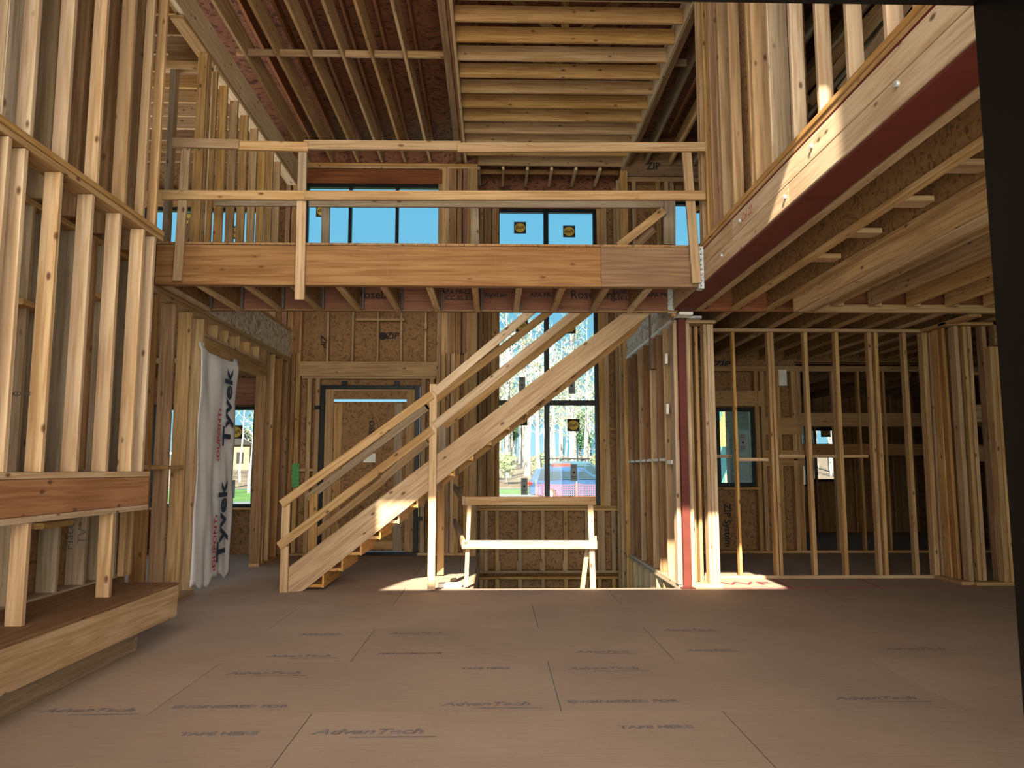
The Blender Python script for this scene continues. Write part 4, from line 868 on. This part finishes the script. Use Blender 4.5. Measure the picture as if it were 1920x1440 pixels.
        for xx in (-a*.62, a*.64):
            for sy in (-1, 1):
                wh = None
                for nm, r, dpt, m in (('wheel', .34, .22, M['ink']), ('wheel_rim', .21, .24, M['zinc'])):
                    bm = bmesh.new(); bmesh.ops.create_cone(bm, cap_ends=True, segments=22, radius1=r, radius2=r, depth=dpt); me = bpy.data.meshes.new(nm); bm.to_mesh(me); bm.free(); me.materials.append(m)
                    o = bpy.data.objects.new(nm, me); COL.objects.link(o); o.parent = wh or t; o.matrix_basis = Matrix.Identity(4) if wh else Matrix.Translation((xx, sy*(W_/2-.12), .34)) @ Matrix.Rotation(PI/2, 4, 'X'); wh = o
        red = plain('tail_lamp', (.5, .02, .02), .3)
        for nm, xx, zz, m in (('tail_lamp', -a+.03, h*.52, red), ('head_lamp', a*.93, h*.41, M['white'])):
            for sy in (-1, 1):
                o = bd(nm, None, m, xx-.1, xx+.1, sy*(W_/2-.2)-.12, sy*(W_/2-.2)+.12, zz-.07, zz+.07); o.parent = t
        if rack:
            for xx in (-a*.5, 0): o = bd('roof_bar', None, 'ink', xx, xx+.06, -W_/2+.15, W_/2-.15, h+.03, h+.10); o.parent = t
            for yy in (-.55, -.2, .2, .55): o = bd('roof_rail', None, 'ink', -a*.75, a*.15, yy-.03, yy+.03, h+.10, h+.17); o.parent = t
        return t
    blue = plain('blue_car_paint', (.035, .075, .17), .3); dark = plain('dark_teal_car_paint', (.05, .10, .14), .3)
    car('parked_car', 'dark blue estate car parked behind the red safety mesh', 3.85, 36.5, 4.4, 1.62, 1.85, blue, False)
    car('parked_car', 'dark off-roader with a roof rack parked behind the blue car', 5.0, 43.5, 5.0, 1.95, 1.95, dark, True)
    tag(bd('cargo_box', None, plain('red_cargo', (.55, .05, .05), .5), 3.15, 4.05, 41.2, 42.0, 1.35, 1.62), 'bright red box on a trailer between the two parked cars', 'box')
    tr = thing('cargo_trailer', 'small trailer carrying the bright red box', 'trailer', (3.6, 41.6, -.19))
    bd('bed', tr, 'ink', 3.0, 4.2, 41.0, 42.2, 1.0, 1.35); bd('axle_frame', tr, 'ink', 3.3, 3.9, 41.1, 42.1, -.19, 1.0)
    # ---- safety mesh
    om = plain('red_mesh', (.80, .12, .10), .6)
    sf = thing('safety_fence', 'red plastic mesh safety fence on the driveway in front of the cars', 'fence', (4.2, 33, -.19))
    vs, fs = [], []
    def q(a, b, c, d, y=33.0):
        for yy in (y, ): n0 = len(vs); vs.extend([(a, yy, c), (b, yy, c), (b, yy, d), (a, yy, d), (a, yy+.01, c), (b, yy+.01, c), (b, yy+.01, d), (a, yy+.01, d)]); fs.extend([(n0, n0+1, n0+2, n0+3), (n0+7, n0+6, n0+5, n0+4), (n0, n0+4, n0+5, n0+1), (n0+3, n0+2, n0+6, n0+7)])
    for i in range(56): x = 1.75+i*.09; q(x, x+.012, -.19, .66+.05*math.sin(i*.4))
    for j in range(9): z = -.17+j*.10; q(1.75, 6.8, z, z+.012)
    o = mesh_obj('mesh', vs, fs, om, sf); o['kind'] = 'stuff'
    for x in (1.75, 3.5, 5.2, 6.8): bd('stake', sf, 'tan', x, x+.04, 33.02, 33.06, -.19, .85)
    # ---- neighbouring house at the right
    nh = thing('neighbour_house', 'neighbouring house under construction with teal sheathing and orange gable', 'building', (9.6, 32, -.2))
    teal = plain('teal_sheathing', (.17, .46, .42), .7); org = plain('orange_siding', (.62, .25, .07), .7)
    bd('wall', nh, teal, 9.6, 11.2, 30.5, 40, -.2, 6.5)
    gw = tag(bd('gable_house', None, 'white', 11.0, 13.2, 40, 46, -.2, 3.2), 'white-walled building beyond the teal one', 'building')
    for k in range(12):
        z = 1.9+k*.2; bd('siding_board', nh, org, 8.95+max(0, k-4)*.08, 9.62, 30.40, 30.48, z+.3, z+.485)
    bd('window', nh, 'ink', 9.35, 9.85, 30.35, 30.39, 2.9, 3.4); bd('wall_light', nh, 'ink', 9.5, 9.68, 30.2, 30.38, 2.35, 2.75)
    for k in range(3): seg('prop_board', nh, 'pine', (9.0+k*.2, 30.0, -.2), (9.15+k*.2, 30.3, 1.1), (0, 1, 0), .05, .12)
    for x0, m, lb in ((-34, 'grey', 'grey house far beyond the left lawn'), (-24.5, 'white', 'white house far beyond the left lawn beside the grey one')):
        hh = thing('far_house', lb, 'building', (x0+2.5, 92, .8))
        bd('wall', hh, m, x0, x0+5, 92, 98, .8, 4.2)
        prismY('gable_roof', hh, 'ink', [(x0-.4, 4.2), (x0+5.4, 4.2), (x0+2.5, 6.4)], 91.6, 98.4)
        for k in range(3): bd('window', hh, 'ink', x0+.5+k*1.5, x0+1.3+k*1.5, 91.93, 91.99, 2.0, 3.3)
    pf = thing('play_frame', 'pale metal frame standing on the lawn beyond the left window', 'frame', (-13.6, 34, -.2))
    for x in (-14.6, -14.3, -13.5, -13.1, -12.6): bd('upright', pf, 'white', x, x+.07, 33.4, 33.47, -.2, 2.0)
    bd('crossbar', pf, 'white', -14.7, -12.5, 33.38, 33.49, 1.3, 1.40); bd('crossbar', pf, 'white', -14.7, -12.5, 33.38, 33.49, 1.95, 2.03)
outside()

# lettering becomes plain mesh
bpy.context.view_layer.update()
dg = bpy.context.evaluated_depsgraph_get()
for o in [o for o in sc.objects if o.type == 'FONT']:
    me = bpy.data.meshes.new_from_object(o.evaluated_get(dg)); me.materials.clear(); me.materials.append(o.data.materials[0])
    nm = o.name; par = o.parent; ml = o.matrix_local.copy(); o.name = 'old'; bpy.data.objects.remove(o)
    n = bpy.data.objects.new(nm, me); COL.objects.link(n); n.parent = par; n.matrix_local = ml
